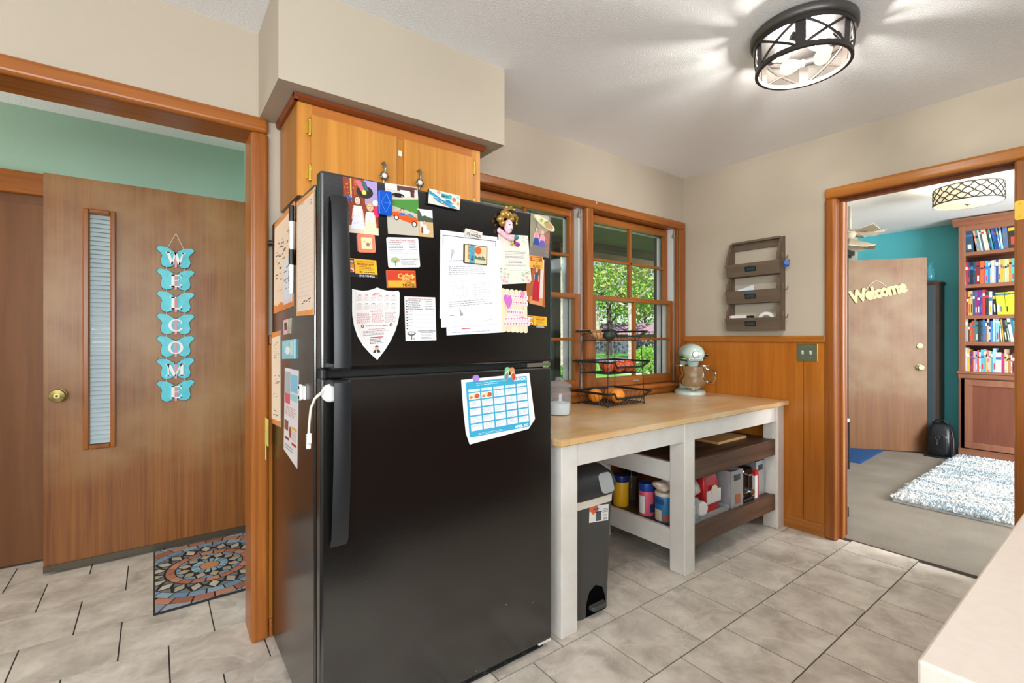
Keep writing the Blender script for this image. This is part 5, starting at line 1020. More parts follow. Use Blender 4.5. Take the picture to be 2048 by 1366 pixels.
# glass jar of flour by the fridge
jc = (1.70, 1.86, ZT+.0005)
t = thing('glass_jar', 'lidded glass jar of white flour half hidden by the fridge', 'jar', jc)
glass('jar_clear', '#eef4f8', body=.16, bodycol='#dfe8ec', rough=.05)
MB().lathe([(.05, 0), (.06, .006), (.063, .03), (.063, .115), (.055, .135), (.05, .142)], jc, 30).build('body', 'jar_clear', t, smooth=True)
MB().lathe([(.056, .003), (.058, .02), (.058, .06), (.03, .066), (.002, .07)], jc, 26).build('flour', M('flour', '#eee9e2', .9), t, smooth=True)
MB().lathe([(.05, .142), (.066, .146), (.066, .154), (.05, .165), (.03, .172), (.018, .178), (.02, .188), (.012, .194), (.001, .195)], jc, 30).build('lid', 'jar_clear', t, smooth=True)
# stand mixer
mx = thing('stand_mixer', 'pale mint stand mixer with a steel bowl in the table corner', 'mixer', (3.055, 1.955, ZT), rotz=math.radians(-46))
M('mint', '#c4d6cc', .18, spec=.6); M('steel_bowl', '#c9c9c6', .1, metal=1); M('knob_black', '#181818', .3)
# local frame: -y is towards the front of the mixer
MB().loft([[(u, v, z) for u, v in [(.105*sx_*math.cos(a), .045+ (.16 if math.sin(a) > 0 else .135)*sx_*math.sin(a)) for a in [i*2*math.pi/32 for i in range(32)]]] for z, sx_ in ((0, 1), (.008, 1.02), (.022, .98), (.034, .8))]).build('base', 'mint', mx, local=True, smooth=50)
MB().loft([[(u, .14+v, z) for u, v in rrect(-w_, -d_, w_, d_, .03, 5)] for z, w_, d_ in ((.02, .062, .055), (.1, .05, .042), (.18, .046, .042), (.23, .05, .05))]).build('column', 'mint', mx, local=True, smooth=True)
rings = []
for y, rx, rz, zc in ((.225, .012, .012, .285), (.22, .04, .04, .285), (.19, .058, .056, .287), (.1, .067, .064, .292), (-.02, .07, .066, .293), (-.1, .069, .064, .289), (-.135, .058, .055, .286), (-.15, .035, .034, .285), (-.153, .012, .012, .285)):
    rings.append([(rx*math.cos(a), y, zc+rz*math.sin(a)*(1 if math.sin(a) > 0 else .85)) for a in [i*2*math.pi/28 for i in range(28)]])
MB().loft(rings).build('motor_head', 'mint', mx, local=True, smooth=70)
MB().lathe([(.03, 0), (.03, .006), (.024, .009), (.02, .02), (.002, .021)], (0, -.143, .286), 24, M4=Matrix.Rotation(math.pi/2, 3, 'X')).build('attachment_hub', 'chrome', mx, local=True, smooth=True)
MB().cyl((.052, -.1, .285), (.088, -.104, .285), .012, .012, 16).build('hub_knob', 'knob_black', mx, local=True, smooth=True); MB().cyl((-.062, -.02, .262), (-.09, -.02, .262), .008, .009, 12).build('speed_knob', 'knob_black', mx, local=True, smooth=True)
MB().cyl((.062, -.04, .262), (.085, -.04, .262), .008, .009, 12).build('lock_knob', 'knob_black', mx, local=True, smooth=True)
MB().lathe([(.071, .25), (.0715, .262)], (0, -.0, 0), 28, sy=1.9, cap=False).build('trim_band', 'chrome', mx, local=True, smooth=True)
s = MB(); vs, fs_, wd = text2d('KitchenAid', .02); k = .075/wd
s.add([(-.037+x*k, -.1515 + .0, .247+y*k*1.05) for x, y in vs], fs_, lin('#3a3a3a'))
MB().box(-.045, .045, -.151, -.12, .243, .262).build('name_band', 'mint', mx, local=True, bevel=.003)
s.build('lettering', print_mat(), mx, local=True)
MB().cyl((0, -.06, .19), (0, -.06, .25), .03, .042, 20).build('planetary', 'mint', mx, local=True, smooth=True)
MB().lathe([(.03, .03), (.034, .034), (.034, .048), (.05, .052), (.075, .07), (.098, .105), (.11, .15), (.113, .2), (.117, .203), (.117, .207), (.108, .207), (.105, .15), (.09, .1), (.05, .06), (.002, .055)], (0, -.06, 0), 40, cap=False).build('bowl', 'steel_bowl', mx, local=True, smooth=60)
MB().tube([(.075, -.14, .185), (.1, -.165, .183), (.115, -.18, .165), (.117, -.182, .12), (.104, -.168, .096), (.075, -.137, .1)], .006, 8).build('bowl_handle', 'steel_bowl', mx, local=True, smooth=True)
# ---------------------------------------------------------------- letter organiser on the wall
wood('organizer_wood', '#4e4034', '#7a6654', 'Y', 30, .65, 1.0); wood('organizer_wood_v', '#4e4034', '#7a6654', 'Z', 30, .65, 1.0)
OX = XR-.002
og = thing('letter_organizer', 'weathered three-tier wooden letter organizer on the beige wall', 'organizer', (OX, 1.59, 1.262))
oy0, oy1 = 1.415, 1.765; oz0, oz1 = 1.262, 1.874
def sidepoly():
    p = [(0, oz0), (-.075, oz0)]
    for z in (oz0, oz0+.183, oz0+.366):
        p += [(-.095, z+.1), (-.09, z+.125), (-.055, z+.175)]
    p[-1] = (-.04, oz1-.01); p += [(0, oz1)]
    return p
for y in (oy0, oy1-.016): MB().prism([(u, z) for u, z in sidepoly()], (OX, y, 0), (1, 0, 0), (0, 0, 1), (0, 1, 0), 0, .016).build('side_board', 'organizer_wood_v', og)
B(OX-.045, OX, oy0+.016, oy1-.016, oz1-.016, oz1-.002).build('top_board', 'organizer_wood', og); B(OX-.014, OX, oy0+.016, oy1-.016, oz1-.06, oz1-.016).build('back_rail', 'organizer_wood', og)
M('label_holder', '#20282c', .35, metal=.4); M('label_card', '#2a3a44', .5)
for z in (oz0, oz0+.183, oz0+.366):
    B(OX-.07, OX, oy0+.016, oy1-.016, z, z+.012).build('tray_bottom', 'organizer_wood', og)
    MB().hexa([(OX-.078, oy0-.002, z), (OX-.066, oy0-.002, z), (OX-.066, oy1+.002, z), (OX-.078, oy1+.002, z)], [(OX-.104, oy0-.002, z+.084), (OX-.092, oy0-.002, z+.084), (OX-.092, oy1+.002, z+.084), (OX-.104, oy1+.002, z+.084)]).build('tray_front', 'organizer_wood', og)
    c = Vector((OX-.0925, 1.595, z+.045)); U = Vector((0, -1, 0)); V = Vector((-.264, 0, .964)); N = Vector((-.964, 0, -.264))
    h = MB().prism(rrect(-.036, -.016, .036, .016, .003), c, U, V, N, 0, .003).build('label_holder', 'label_holder', og); MB().prism(rrect(-.031, -.011, .031, .011, .002), c, U, V, N, .003, .0034).build('label_card', 'label_card', h)
for z in (oz0+.47, oz0+.27, oz0+.09):
    MB().tube([(OX-.04, oy0-.001, z+.02), (OX-.04, oy0-.006, z), (OX-.04, oy0-.02, z-.012), (OX-.04, oy0-.03, z-.006), (OX-.04, oy0-.033, z+.012)], .003, 6).box(OX-.046, OX-.034, oy0-.004, oy0, z-.02, z+.03).build('key_hook', 'pewter', og, smooth=True)
ky = thing('key_bunch', 'bunch of keys with blue tags on the top organizer hook', 'keys', (OX-.04, oy0-.03, oz0+.42))
MB().tube([(OX-.04+.012*math.cos(a), oy0-.026, oz0+.462+.012*math.sin(a)) for a in [i*.5236 for i in range(12)]], .0012, 6, closed=True).build('ring', 'brass', ky, smooth=True)
M('tag_blue', '#2a62c4', .35)
MB().prism(circ(0, 0, .016, 18), (OX-.048, oy0-.03, oz0+.43), (.3, -.9, 0), (0, 0, 1), (-.9, -.3, 0), 0, .004).build('tag', 'tag_blue', ky); MB().prism(rrect(-.009, -.03, .009, .012, .004), (OX-.035, oy0-.012, oz0+.435), (0, -1, .2), (0, .2, 1), (-1, 0, 0), 0, .003).build('tag', 'tag_blue', ky)
MB().prism(rrect(-.005, -.03, .005, .01, .002), (OX-.03, oy0-.034, oz0+.44), (0, -1, -.2), (0, -.2, 1), (-1, 0, 0), 0, .002).build('key', 'pewter', ky)
# things in the trays
t = thing('card_box', 'small white box with a pink end in the lowest organizer tray', 'box', (OX-.045, 1.69, oz0+.012)); B(OX-.075, OX-.02, 1.63, 1.74, oz0+.012, oz0+.104).build('carton', 'paper_white', t, bevel=.002); B(OX-.076, OX-.019, 1.735, 1.748, oz0+.012, oz0+.102).build('end_flap', M('flap_pink', '#d8a8a0', .5), t); B(OX-.073, OX-.03, 1.60, 1.63, oz0+.012, oz0+.1).build('dark_end', 'black_matte', t)
t = thing('tape_roll', 'white roll of tape standing in the lowest organizer tray', 'tape', (OX-.045, 1.51, oz0+.012)); MB().lathe([(.034, -.012), (.055, -.012), (.055, .012), (.034, .012), (.034, -.012)], (OX-.045, 1.51, oz0+.067), 28, M4=Matrix.Rotation(math.pi/2, 3, 'Y'), cap=False).build('roll', 'white_plastic', t, smooth=50)
tag(MB().add([(OX-.06, 1.70, oz0+.197), (OX-.06, 1.58, oz0+.197), (OX-.04, 1.6, oz0+.31), (OX-.045, 1.655, oz0+.292), (OX-.055, 1.7, oz0+.28), (OX-.056, 1.70, oz0+.197), (OX-.056, 1.58, oz0+.197), (OX-.037, 1.6, oz0+.31), (OX-.041, 1.655, oz0+.292), (OX-.051, 1.7, oz0+.28)], [(0, 1, 2, 3, 4), (9, 8, 7, 6, 5), (0, 1, 6, 5), (1, 2, 7, 6), (2, 3, 8, 7), (3, 4, 9, 8), (4, 0, 5, 9)]).build('folded_paper', M('paper_blue', '#cfdbe6', .5)), 'crumpled pale paper sticking out of the middle organizer tray', 'paper')
# switch plate
sw = thing('light_switch', 'double brass switch plate on the wood wainscot', 'light switch', (XR-.013, 1.283, 1.065))
M('plate_green', '#6f7d68', .4, metal=.5)
MB().prism(rrect(-.06, -.056, .06, .056, .006), (XR-.012, 1.283, 1.121), (0, -1, 0), (0, 0, 1), (-1, 0, 0), 0, .004).build('plate', 'old_brass', sw, bevel=.0015); MB().prism(rrect(-.05, -.047, .05, .047, .004), (XR-.012, 1.283, 1.121), (0, -1, 0), (0, 0, 1), (-1, 0, 0), .004, .0046).build('inset', 'plate_green', sw)
for dy in (-.023, .023):
    MB().hexa([(XR-.0166, 1.283+dy-.006, 1.11), (XR-.0166, 1.283+dy+.006, 1.11), (XR-.0166, 1.283+dy+.006, 1.132), (XR-.0166, 1.283+dy-.006, 1.132)], [(XR-.026, 1.283+dy-.004, 1.126), (XR-.026, 1.283+dy+.004, 1.126), (XR-.026, 1.283+dy+.004, 1.134), (XR-.026, 1.283+dy-.004, 1.134)]).build('toggle', 'ceramic', sw)
    for dz in (-.03, .03): MB().ball((XR-.017, 1.283+dy, 1.121+dz), (.0015, .003, .003), 8, 6).build('screw', 'old_brass', sw)
# ---------------------------------------------------------------- ceiling light: oval cage with four filament bulbs
LC = Vector((2.07, .832, 0))
cl = thing('ceiling_light', 'round bronze caged flush ceiling light with filament bulbs', 'ceiling light', (LC.x, LC.y, 2.3))
M('bronze', '#2b2826', .45, metal=.2, spec=.4); M('canopy_inner', '#191716', .6, spec=.2)
MB().lathe([(.183, 2.438), (.187, 2.434), (.187, 2.41), (.18, 2.404), (.172, 2.404)], LC, 56).build('canopy', M('bronze_outer', '#56524e', .4, metal=.5), cl, smooth=50)
MB().lathe([(.001, 2.4035), (.172, 2.4035), (.172, 2.402), (.001, 2.402)], LC, 48, cap=False).build('canopy_plate', 'canopy_inner', cl)
def ring(z0, z1, r0, r1): return MB().lathe([(r0, z0), (r1, z0), (r1, z1), (r0, z1), (r0, z0)], LC, 56, cap=False)
ring(2.386, 2.404, .166, .176).build('upper_ring', 'bronze', cl, smooth=40); ring(2.288, 2.304, .157, .169).build('lower_ring', 'bronze', cl, smooth=40)
for k in range(6):
    a0 = k*math.pi/3+.35; d = 20*math.pi/180
    def cp(a, z): r = .171-.006*(2.4-z)/.1; return LC+Vector((r*math.cos(a), r*math.sin(a), z))
    s = MB(); w2 = .1
    s.hexa([cp(a0-w2, 2.3), cp(a0+w2, 2.3), cp(a0+w2, 2.3)*1.0-Vector((.003*math.cos(a0), .003*math.sin(a0), 0)), cp(a0-w2, 2.3)-Vector((.003*math.cos(a0), .003*math.sin(a0), 0))], [cp(a0-w2, 2.39), cp(a0+w2, 2.39), cp(a0+w2, 2.39)-Vector((.003*math.cos(a0), .003*math.sin(a0), 0)), cp(a0-w2, 2.39)-Vector((.003*math.cos(a0), .003*math.sin(a0), 0))])
    s.build('cage_post', 'bronze', cl)
    s = MB(); a1 = a0+w2; a2 = a0+math.pi/3-w2
    for z0, z1 in ((2.304, 2.39), (2.39, 2.304)): s.tube([cp(a1+(a2-a1)*t, z0+(z1-z0)*t) for t in [i/8 for i in range(9)]], .005, 6)
    s.build('cage_cross', 'bronze', cl, smooth=True)
MB().lathe([(.158, 2.392), (.156, 2.302), (.15, 2.292), (.001, 2.29)], LC, 56, cap=False).build('glass_shade', glass('lamp_glass', '#fbf8f4', rough=.03), cl, smooth=50)
M('filament', '#ffd9a0', .5, emit=60); 
m, n, l, b = newmat('bulb_glass'); MATS['bulb_glass'] = m; tb_ = n.new('ShaderNodeBsdfTransparent'); eb_ = n.new('ShaderNodeEmission'); eb_.inputs[0].default_value = lin('#fff3de'); eb_.inputs[1].default_value = 1.5
mb_ = n.new('ShaderNodeMixShader'); mb_.inputs[0].default_value = .45; l.new(tb_.outputs[0], mb_.inputs[1]); l.new(eb_.outputs[0], mb_.inputs[2]); l.new(mb_.outputs[0], n['Material Output'].inputs[0])
for k in range(4):
    a = .55+k*math.pi/2; c = LC+Vector((.088*math.cos(a), .088*math.sin(a), 2.352)); ax = Vector((math.cos(a+1.9), math.sin(a+1.9), -.28)).normalized(); q = ax.to_track_quat('Z', 'Y').to_matrix()
    sk = MB().lathe([(.016, -.06), (.016, -.02), (.013, -.018)], c, 16, M4=q).build('socket', 'canopy_inner', cl, smooth=50)
    bu = MB().lathe([(.012, -.022), (.013, -.01), (.022, .014), (.029, .036), (.028, .052), (.02, .066), (.001, .072)], c, 22, M4=q).build('bulb', 'bulb_glass', cl, smooth=80)
    s = MB()
    for j in range(5):
        b = j*1.2566; o1 = q @ Vector((.006*math.cos(b), .006*math.sin(b), -.005)); o2 = q @ Vector((.012*math.cos(b+.5), .012*math.sin(b+.5), .045)); s.tube([c+o1, c+o2], .0011, 5)
    s.build('filament', 'filament', bu)
    ld = bpy.data.lights.new('bulb_light', 'POINT'); ld.energy = 18; ld.shadow_soft_size = .014; ld.color = (1, .975, .94)
    lo = bpy.data.objects.new('bulb_light', ld); C.objects.link(lo); lo.location = c+q @ Vector((0, 0, .025))
# ---------------------------------------------------------------- butterfly WELCOME hanging on the front door
wl = thing('welcome_hanging', 'turquoise butterfly chain spelling WELCOME on the front door', 'wall hanging', (.1, 3.37, .84))
M('butterfly', '#45c3d4', .4, var='#62cfdb', vscale=30); M('butterfly_body', '#e59aa8', .5); M('letter_white', '#f4f2ee', .45); M('cord', '#d8c9b0', .8); M('antenna', '#4a3a34', .6); M('butterfly_edge', '#3a2e26', .6)
WG = [(.0, .35), (.1, .62), (.45, .95), (.85, 1.0), (1.0, .82), (.9, .6), (.78, .45), (.7, .2), (.74, 0), (.78, -.3), (.72, -.62), (.5, -.8), (.25, -.72), (.08, -.5), (0, -.35)]
def serif(ch):
    t_, w_ = .2, 1
    def bar(x0, y0, x1, y1): return [(x0, y0), (x1, y0), (x1, y1), (x0, y1)]
    def stroke(xa, ya, xb, yb, wd): return [(xa-wd/2, ya), (xa+wd/2, ya), (xb+wd/2, yb), (xb-wd/2, yb)]
    if ch == 'E': return [bar(.1, 0, .32, 1), bar(0, 0, .8, .09), bar(0, .91, .8, 1), bar(.3, .47, .6, .55), bar(.72, 0, .8, .26), bar(.72, .74, .8, 1), bar(.55, .4, .61, .62)]
    if ch == 'L': return [bar(.1, 0, .32, 1), bar(0, 0, .8, .09), bar(0, .91, .45, 1), bar(.72, 0, .8, .3)]
    if ch == 'W': return [stroke(.12, 1, .38, 0, .2), stroke(.62, 1, .36, 0, .12), stroke(.62, 1, .88, 0, .2), stroke(1.12, 1, .86, 0, .12), bar(-.04, .92, .3, 1), bar(.48, .92, .76, 1), bar(.98, .92, 1.26, 1)]
    if ch == 'M': return [bar(.08, 0, .18, 1), bar(.92, 0, 1.14, 1), stroke(.14, 1, .58, 0, .24), stroke(1.02, 1, .58, 0, .1), bar(-.04, 0, .3, .08), bar(.82, 0, 1.26, .08), bar(-.04, .92, .24, 1), bar(.98, .92, 1.26, 1)]
    out = []; n = 24; a_list = [i for i in range(n)] if ch == 'O' else [i for i in range(n) if not (i*360/n < 40 or i*360/n >= 325)]
    for i in a_list:
        p0, p1 = 2*math.pi*i/n, 2*math.pi*(i+1)/n; f = lambda a, r, rv: (.5+r*math.cos(a), .5+rv*math.sin(a))
        out.append([f(p0, .52, .52), f(p1, .52, .52), f(p1, .32, .44), f(p0, .32, .44)])
    if ch == 'C': out.append([(.8, .62), (.88, .62), (.9, .95), (.82, .9)])
    return out
yb = 3.378
for i, ch in enumerate('WELCOME'):
    zc = P(352, 518+44.3*i, Y=3.375).z; xc = P(351.5, 600, Y=3.375).x; hw = .09; hh = .066
    pts = [(u*hw, v*hh) for u, v in WG]+[(-u*hw, v*hh) for u, v in reversed(WG[1:-1])]
    bt = MB().prism(pts, (xc, yb, zc), (1, 0, 0), (0, 0, 1), (0, -1, 0), .004, .010).build('butterfly', 'butterfly', wl)
    MB().prism([(u*1.03, v*1.04-.0012) for u, v in pts], (xc, yb, zc), (1, 0, 0), (0, 0, 1), (0, -1, 0), .001, .0039).build('backing', 'butterfly_edge', bt)
    MB().prism(rrect(-.0055, -.052, .0055, .034, .005), (xc, yb, zc), (1, 0, 0), (0, 0, 1), (0, -1, 0), .010, .013).build('body', 'butterfly_body', bt)
    s = MB()
    for sg_ in (-1, 1): s.tube([(xc+sg_*.003, yb-.006, zc+.028), (xc+sg_*.008, yb-.006, zc+.045), (xc+sg_*.018, yb-.006, zc+.05), (xc+sg_*.022, yb-.006, zc+.043), (xc+sg_*.017, yb-.006, zc+.039)], .0011, 5)
    s.build('antenna', 'antenna', bt)
    H = .07; polys = serif(ch); wx = max(u for p in polys for u, v in p); s = MB(); kx = H*1.0
    for p_ in polys: s.prism(p_, (xc-wx*kx/2, yb, zc-H/2), (kx, 0, 0), (0, 0, H), (0, -1, 0), .0131, .016)
    s.build('letter', 'letter_white', bt)
    if i < 6:
        for sg_ in (-1, 1): MB().tube([(xc+sg_*.044, yb-.005, zc-.035), (xc+sg_*.044, yb-.005, zc-.067)], .0016, 5).build('cord', 'cord', wl)
    else: pass
    if i == 0:
        pk = P(352, 467, Y=3.375)
        for sg_ in (-1, 1): MB().tube([(xc+sg_*.044, yb-.004, zc+.046), (pk.x, yb-.003, pk.z)], .0018, 5).build('cord', 'cord', wl)
# ---------------------------------------------------------------- mosaic door mat
dm = thing('door_mat', 'mosaic-pattern door mat by the open front door', 'door mat', (.23, 2.98, 0))
M('mat_rubber', '#262422', .8)
mx0, mx1, my0, my1 = -.005, .465, 2.602, 3.362; MC = (.234, 2.99)
B(mx0, mx1, my0, my1, .0005, .008).build('rubber_base', 'mat_rubber', dm)
def clip(poly, ax, lim, keep_gt):
    out = []
    for i in range(len(poly)):
        a, b = poly[i], poly[(i+1) % len(poly)]; ia = (a[ax] > lim) == keep_gt; ib = (b[ax] > lim) == keep_gt
        if ia: out.append(a)
        if ia != ib: t = (lim-a[ax])/(b[ax]-a[ax]); out.append((a[0]+(b[0]-a[0])*t, a[1]+(b[1]-a[1])*t))
    return out
def piece(poly, col):
    for ax, lim, g in ((0, mx0+.006, True), (0, mx1-.006, False), (1, my0+.008, True), (1, my1-.008, False)):
        poly = clip(poly, ax, lim, g)
        if len(poly) < 3: return
    ar_ = abs(sum(poly[i][0]*poly[(i+1) % len(poly)][1]-poly[(i+1) % len(poly)][0]*poly[i][1] for i in range(len(poly))))/2
    if ar_ < 1.2e-4: return
    MB().prism(poly, (0, 0, 0), (1, 0, 0), (0, 1, 0), (0, 0, 1), .007, .0098).build('mosaic_piece', M('mat_'+col[1:], col, .75, var=col, bump=.2, bscale=200), dm)
def pol(r, a): return (MC[0]+r*math.cos(a), MC[1]+r*math.sin(a))
def wedge(r0, r1, a0, a1, col, n=3): piece([pol(r0, a0+(a1-a0)*i/n) for i in range(n+1)]+[pol(r1, a1-(a1-a0)*i/n) for i in range(n+1)], col)
piece([pol(.042, i*.349) for i in range(18)], '#c98a5c')
def ringp(r0, r1, n, cols, gap=.0035, a0=0.):
    for i in range(n): g = gap/((r0+r1)/2); wedge(r0, r1, a0+2*math.pi*i/n+g, a0+2*math.pi*(i+1)/n-g, cols[i % len(cols)])
ringp(.048, .082, 16, ['#8fb0bd', '#7b9aac', '#9dbac2'])
for i in range(12):
    a = i*math.pi/6+.1; piece([pol(.088, a), pol(.115, a-.19), pol(.146, a), pol(.115, a+.19)], ['#b9a58a', '#a89a80', '#c4a890'][i % 3]); piece([pol(.128, a+.16), pol(.149, a+.08), pol(.149, a+.44), pol(.128, a+.36)], '#7a96ac')
ringp(.154, .19, 18, ['#b9785a', '#c4896a', '#b06c52'])
for i in range(20):
    a = i*math.pi/10; piece([pol(.2, a), pol(.236, a-.095), pol(.274, a), pol(.236, a+.095)], ['#cdbfa6', '#b4ab96', '#c2b8a4'][i % 3]); piece([pol(.2, a+.06), pol(.2, a+.254), pol(.228, a+.157)], '#6d7276'); piece([pol(.276, a+.05), pol(.276, a+.264), pol(.245, a+.157)], '#787b7c')
ringp(.282, .322, 26, ['#8098ac', '#94aab6', '#7590a6']); ringp(.328, .375, 26, ['#b27258', '#bf846a', '#a5674e'], a0=.1); ringp(.381, .46, 24, ['#8e96a0', '#a0a4ac', '#9a9a9c'])
# ---------------------------------------------------------------- living room beyond the opening
d2 = group_struct('door_2', (5.91, 2.135, 0))
hv = Vector((6.449, 1.395, 0)); dv = Vector((.594, -.805, 0)); nv = Vector((-.805, -.594, 0))
h0 = hv-dv*.91
def dpt(u, z, n=0.): q = h0+dv*u+nv*n; return (q.x, q.y, z)
def dbox(u0, u1, n0, n1, z0, z1): return MB().hexa([dpt(u0, z0, n0), dpt(u1, z0, n0), dpt(u1, z0, n1), dpt(u0, z0, n1)], [dpt(u0, z1, n0), dpt(u1, z1, n0), dpt(u1, z1, n1), dpt(u0, z1, n1)])
dbox(0, .91, -.044, 0, .018, 2.05).build('leaf', 'far_door_wood', d2)
nq = nv.to_track_quat('Z', 'Y').to_matrix()
def dz(px, py): # position on the door face under a pixel
    dd = _F+_R*((px-1024)/FPX)+_U*((HZ-py)/FPX); t = (h0.dot(nv))/dd.dot(nv); q = Vector((0, 0, CH))+dd*t; return q
for py, nm in ((692.5, 'dead_bolt'), (735, 'door_knob')):
    q = dz(1839.5, py); prof = [(.03, 0), (.03, .008), (.02, .011), (.002, .012)] if nm == 'dead_bolt' else [(.034, 0), (.033, .006), (.016, .012), (.014, .018), (.028, .022), (.03, .03), (.024, .038), (.002, .04)]
    MB().lathe(prof, q, 22, M4=nq).build(nm, 'old_brass', d2, smooth=True)
ws = thing('welcome_sign', 'cream wooden script Welcome sign on the living room door', 'sign', tuple(dz(1758, 600)))
M('sign_cream', '#c6b27e', .5)
a = dz(1703, 606); b = dz(1815, 582); U = (b-a); L = U.length; U.normalize(); V = Vector((0, 0, 1)); V = (V-U*V.dot(U)).normalized()
vs, fs_, wd = text2d('Welcome', .055, 0., .9); k = L/wd
me = MB(); n = len(vs)
bot = [a+U*(x*k)+V*(y*k*1.25)+nv*.003 for x, y in vs]; top = [a+U*(x*k)+V*(y*k*1.25)+nv*.012 for x, y in vs]
ed = {}
for f in fs_:
    for i in range(len(f)): e = (f[i], f[(i+1) % len(f)]); ed[e] = ed.get(e, 0)+1
bnd = [e for e in ed if (e[1], e[0]) not in ed]
me.add(bot+top, [tuple(reversed(f)) for f in fs_]+[tuple(i+n for i in f) for f in fs_]+[(e[0], e[1], e[1]+n, e[0]+n) for e in bnd]); me.build('lettering', 'sign_cream', ws)
q = [dz(1727, 585), dz(1743, 566), dz(1752, 561), dz(1762, 565), dz(1779, 579)]
MB().tube([p+nv*.006 for p in q], .002, 6).build('cord', 'letter_white', ws, smooth=True)
# bookcase
wood('oak_v', '#7a4a34', '#a06c52', 'Z', 26, .45, 1.0); wood('oak_y', '#7a4a34', '#a06c52', 'Y', 26, .45, 1.0); wood('mahog', '#6a3a2a', '#84503c', 'Z', 14, .4, .9); wood('oak_dark', '#3a2218', '#5a3828', 'Z', 26, .6, .9)
BXF = 6.6; by1 = 1.178; by0 = .12
bc = thing('bookcase', 'tall reddish oak bookcase with cabinet doors full of books', 'bookcase', (6.75, .65, .006))
B(BXF, 6.9, by1-.02, by1, .006, 2.35).build('side_panel', 'oak_v', bc); B(BXF, 6.9, by0, by0+.02, .006, 2.35).build('side_panel', 'oak_v', bc)
B(6.885, 6.9, by0+.02, by1-.02, .006, 2.35).build('back_panel', 'oak_dark', bc)
B(BXF-.005, BXF+.012, by1-.052, by1, .006, 2.35).build('stile', 'oak_v', bc, bevel=.003); B(BXF-.005, BXF+.012, by0, by0+.052, .006, 2.35).build('stile', 'oak_v', bc, bevel=.003)
B(BXF-.005, BXF+.012, by0+.052, by1-.052, 2.29, 2.35).build('top_rail', 'oak_y', bc)
MB().prism([(.01, 0), (-.012, 0), (-.03, .03), (-.05, .055), (-.05, .07), (.01, .07)], (BXF, by0-.02, 2.35), (1, 0, 0), (0, 0, 1), (0, 1, 0), 0, by1-by0+.06).build('crown', 'oak_y', bc)
B(BXF, 6.9, by0, by1, 2.33, 2.352).build('top_board', 'oak_y', bc)
SHZ = [2.078, 1.752, 1.437, 1.170, .872]                      # top faces, from the top shelf down
for z in SHZ[:4]: B(BXF-.002, 6.885, by0+.02, by1-.02, z-.036, z).build('shelf', 'oak_y', bc, bevel=.003)
B(BXF-.02, 6.9, by0-.01, by1+.015, .846, .872).build('ledge', 'oak_y', bc, bevel=.006); B(BXF-.012, 6.9, by0, by1+.006, .80, .846).build('ledge_moulding', 'oak_y', bc, bevel=.008)
B(BXF-.005, 6.885, by0+.02, by1-.02, .006, .80).build('cabinet_body', 'oak_dark', bc)
for ya, yb2 in ((.665, 1.13), (.19, .655)):
    dd = B(BXF-.018, BXF-.004, ya, yb2, .1, .79).build('door', 'mahog', bc); fm = MB()
    for q in ((ya, yb2, .1, .16), (ya, yb2, .73, .79), (ya, ya+.06, .16, .73), (yb2-.06, yb2, .16, .73)): fm.box(BXF-.03, BXF-.0175, *q)
    fm.build('door_frame', 'oak_v', dd, bevel=.004)
B(BXF-.02, BXF-.004, by0, by1, .006, .09).build('plinth', 'oak_y', bc, bevel=.004)
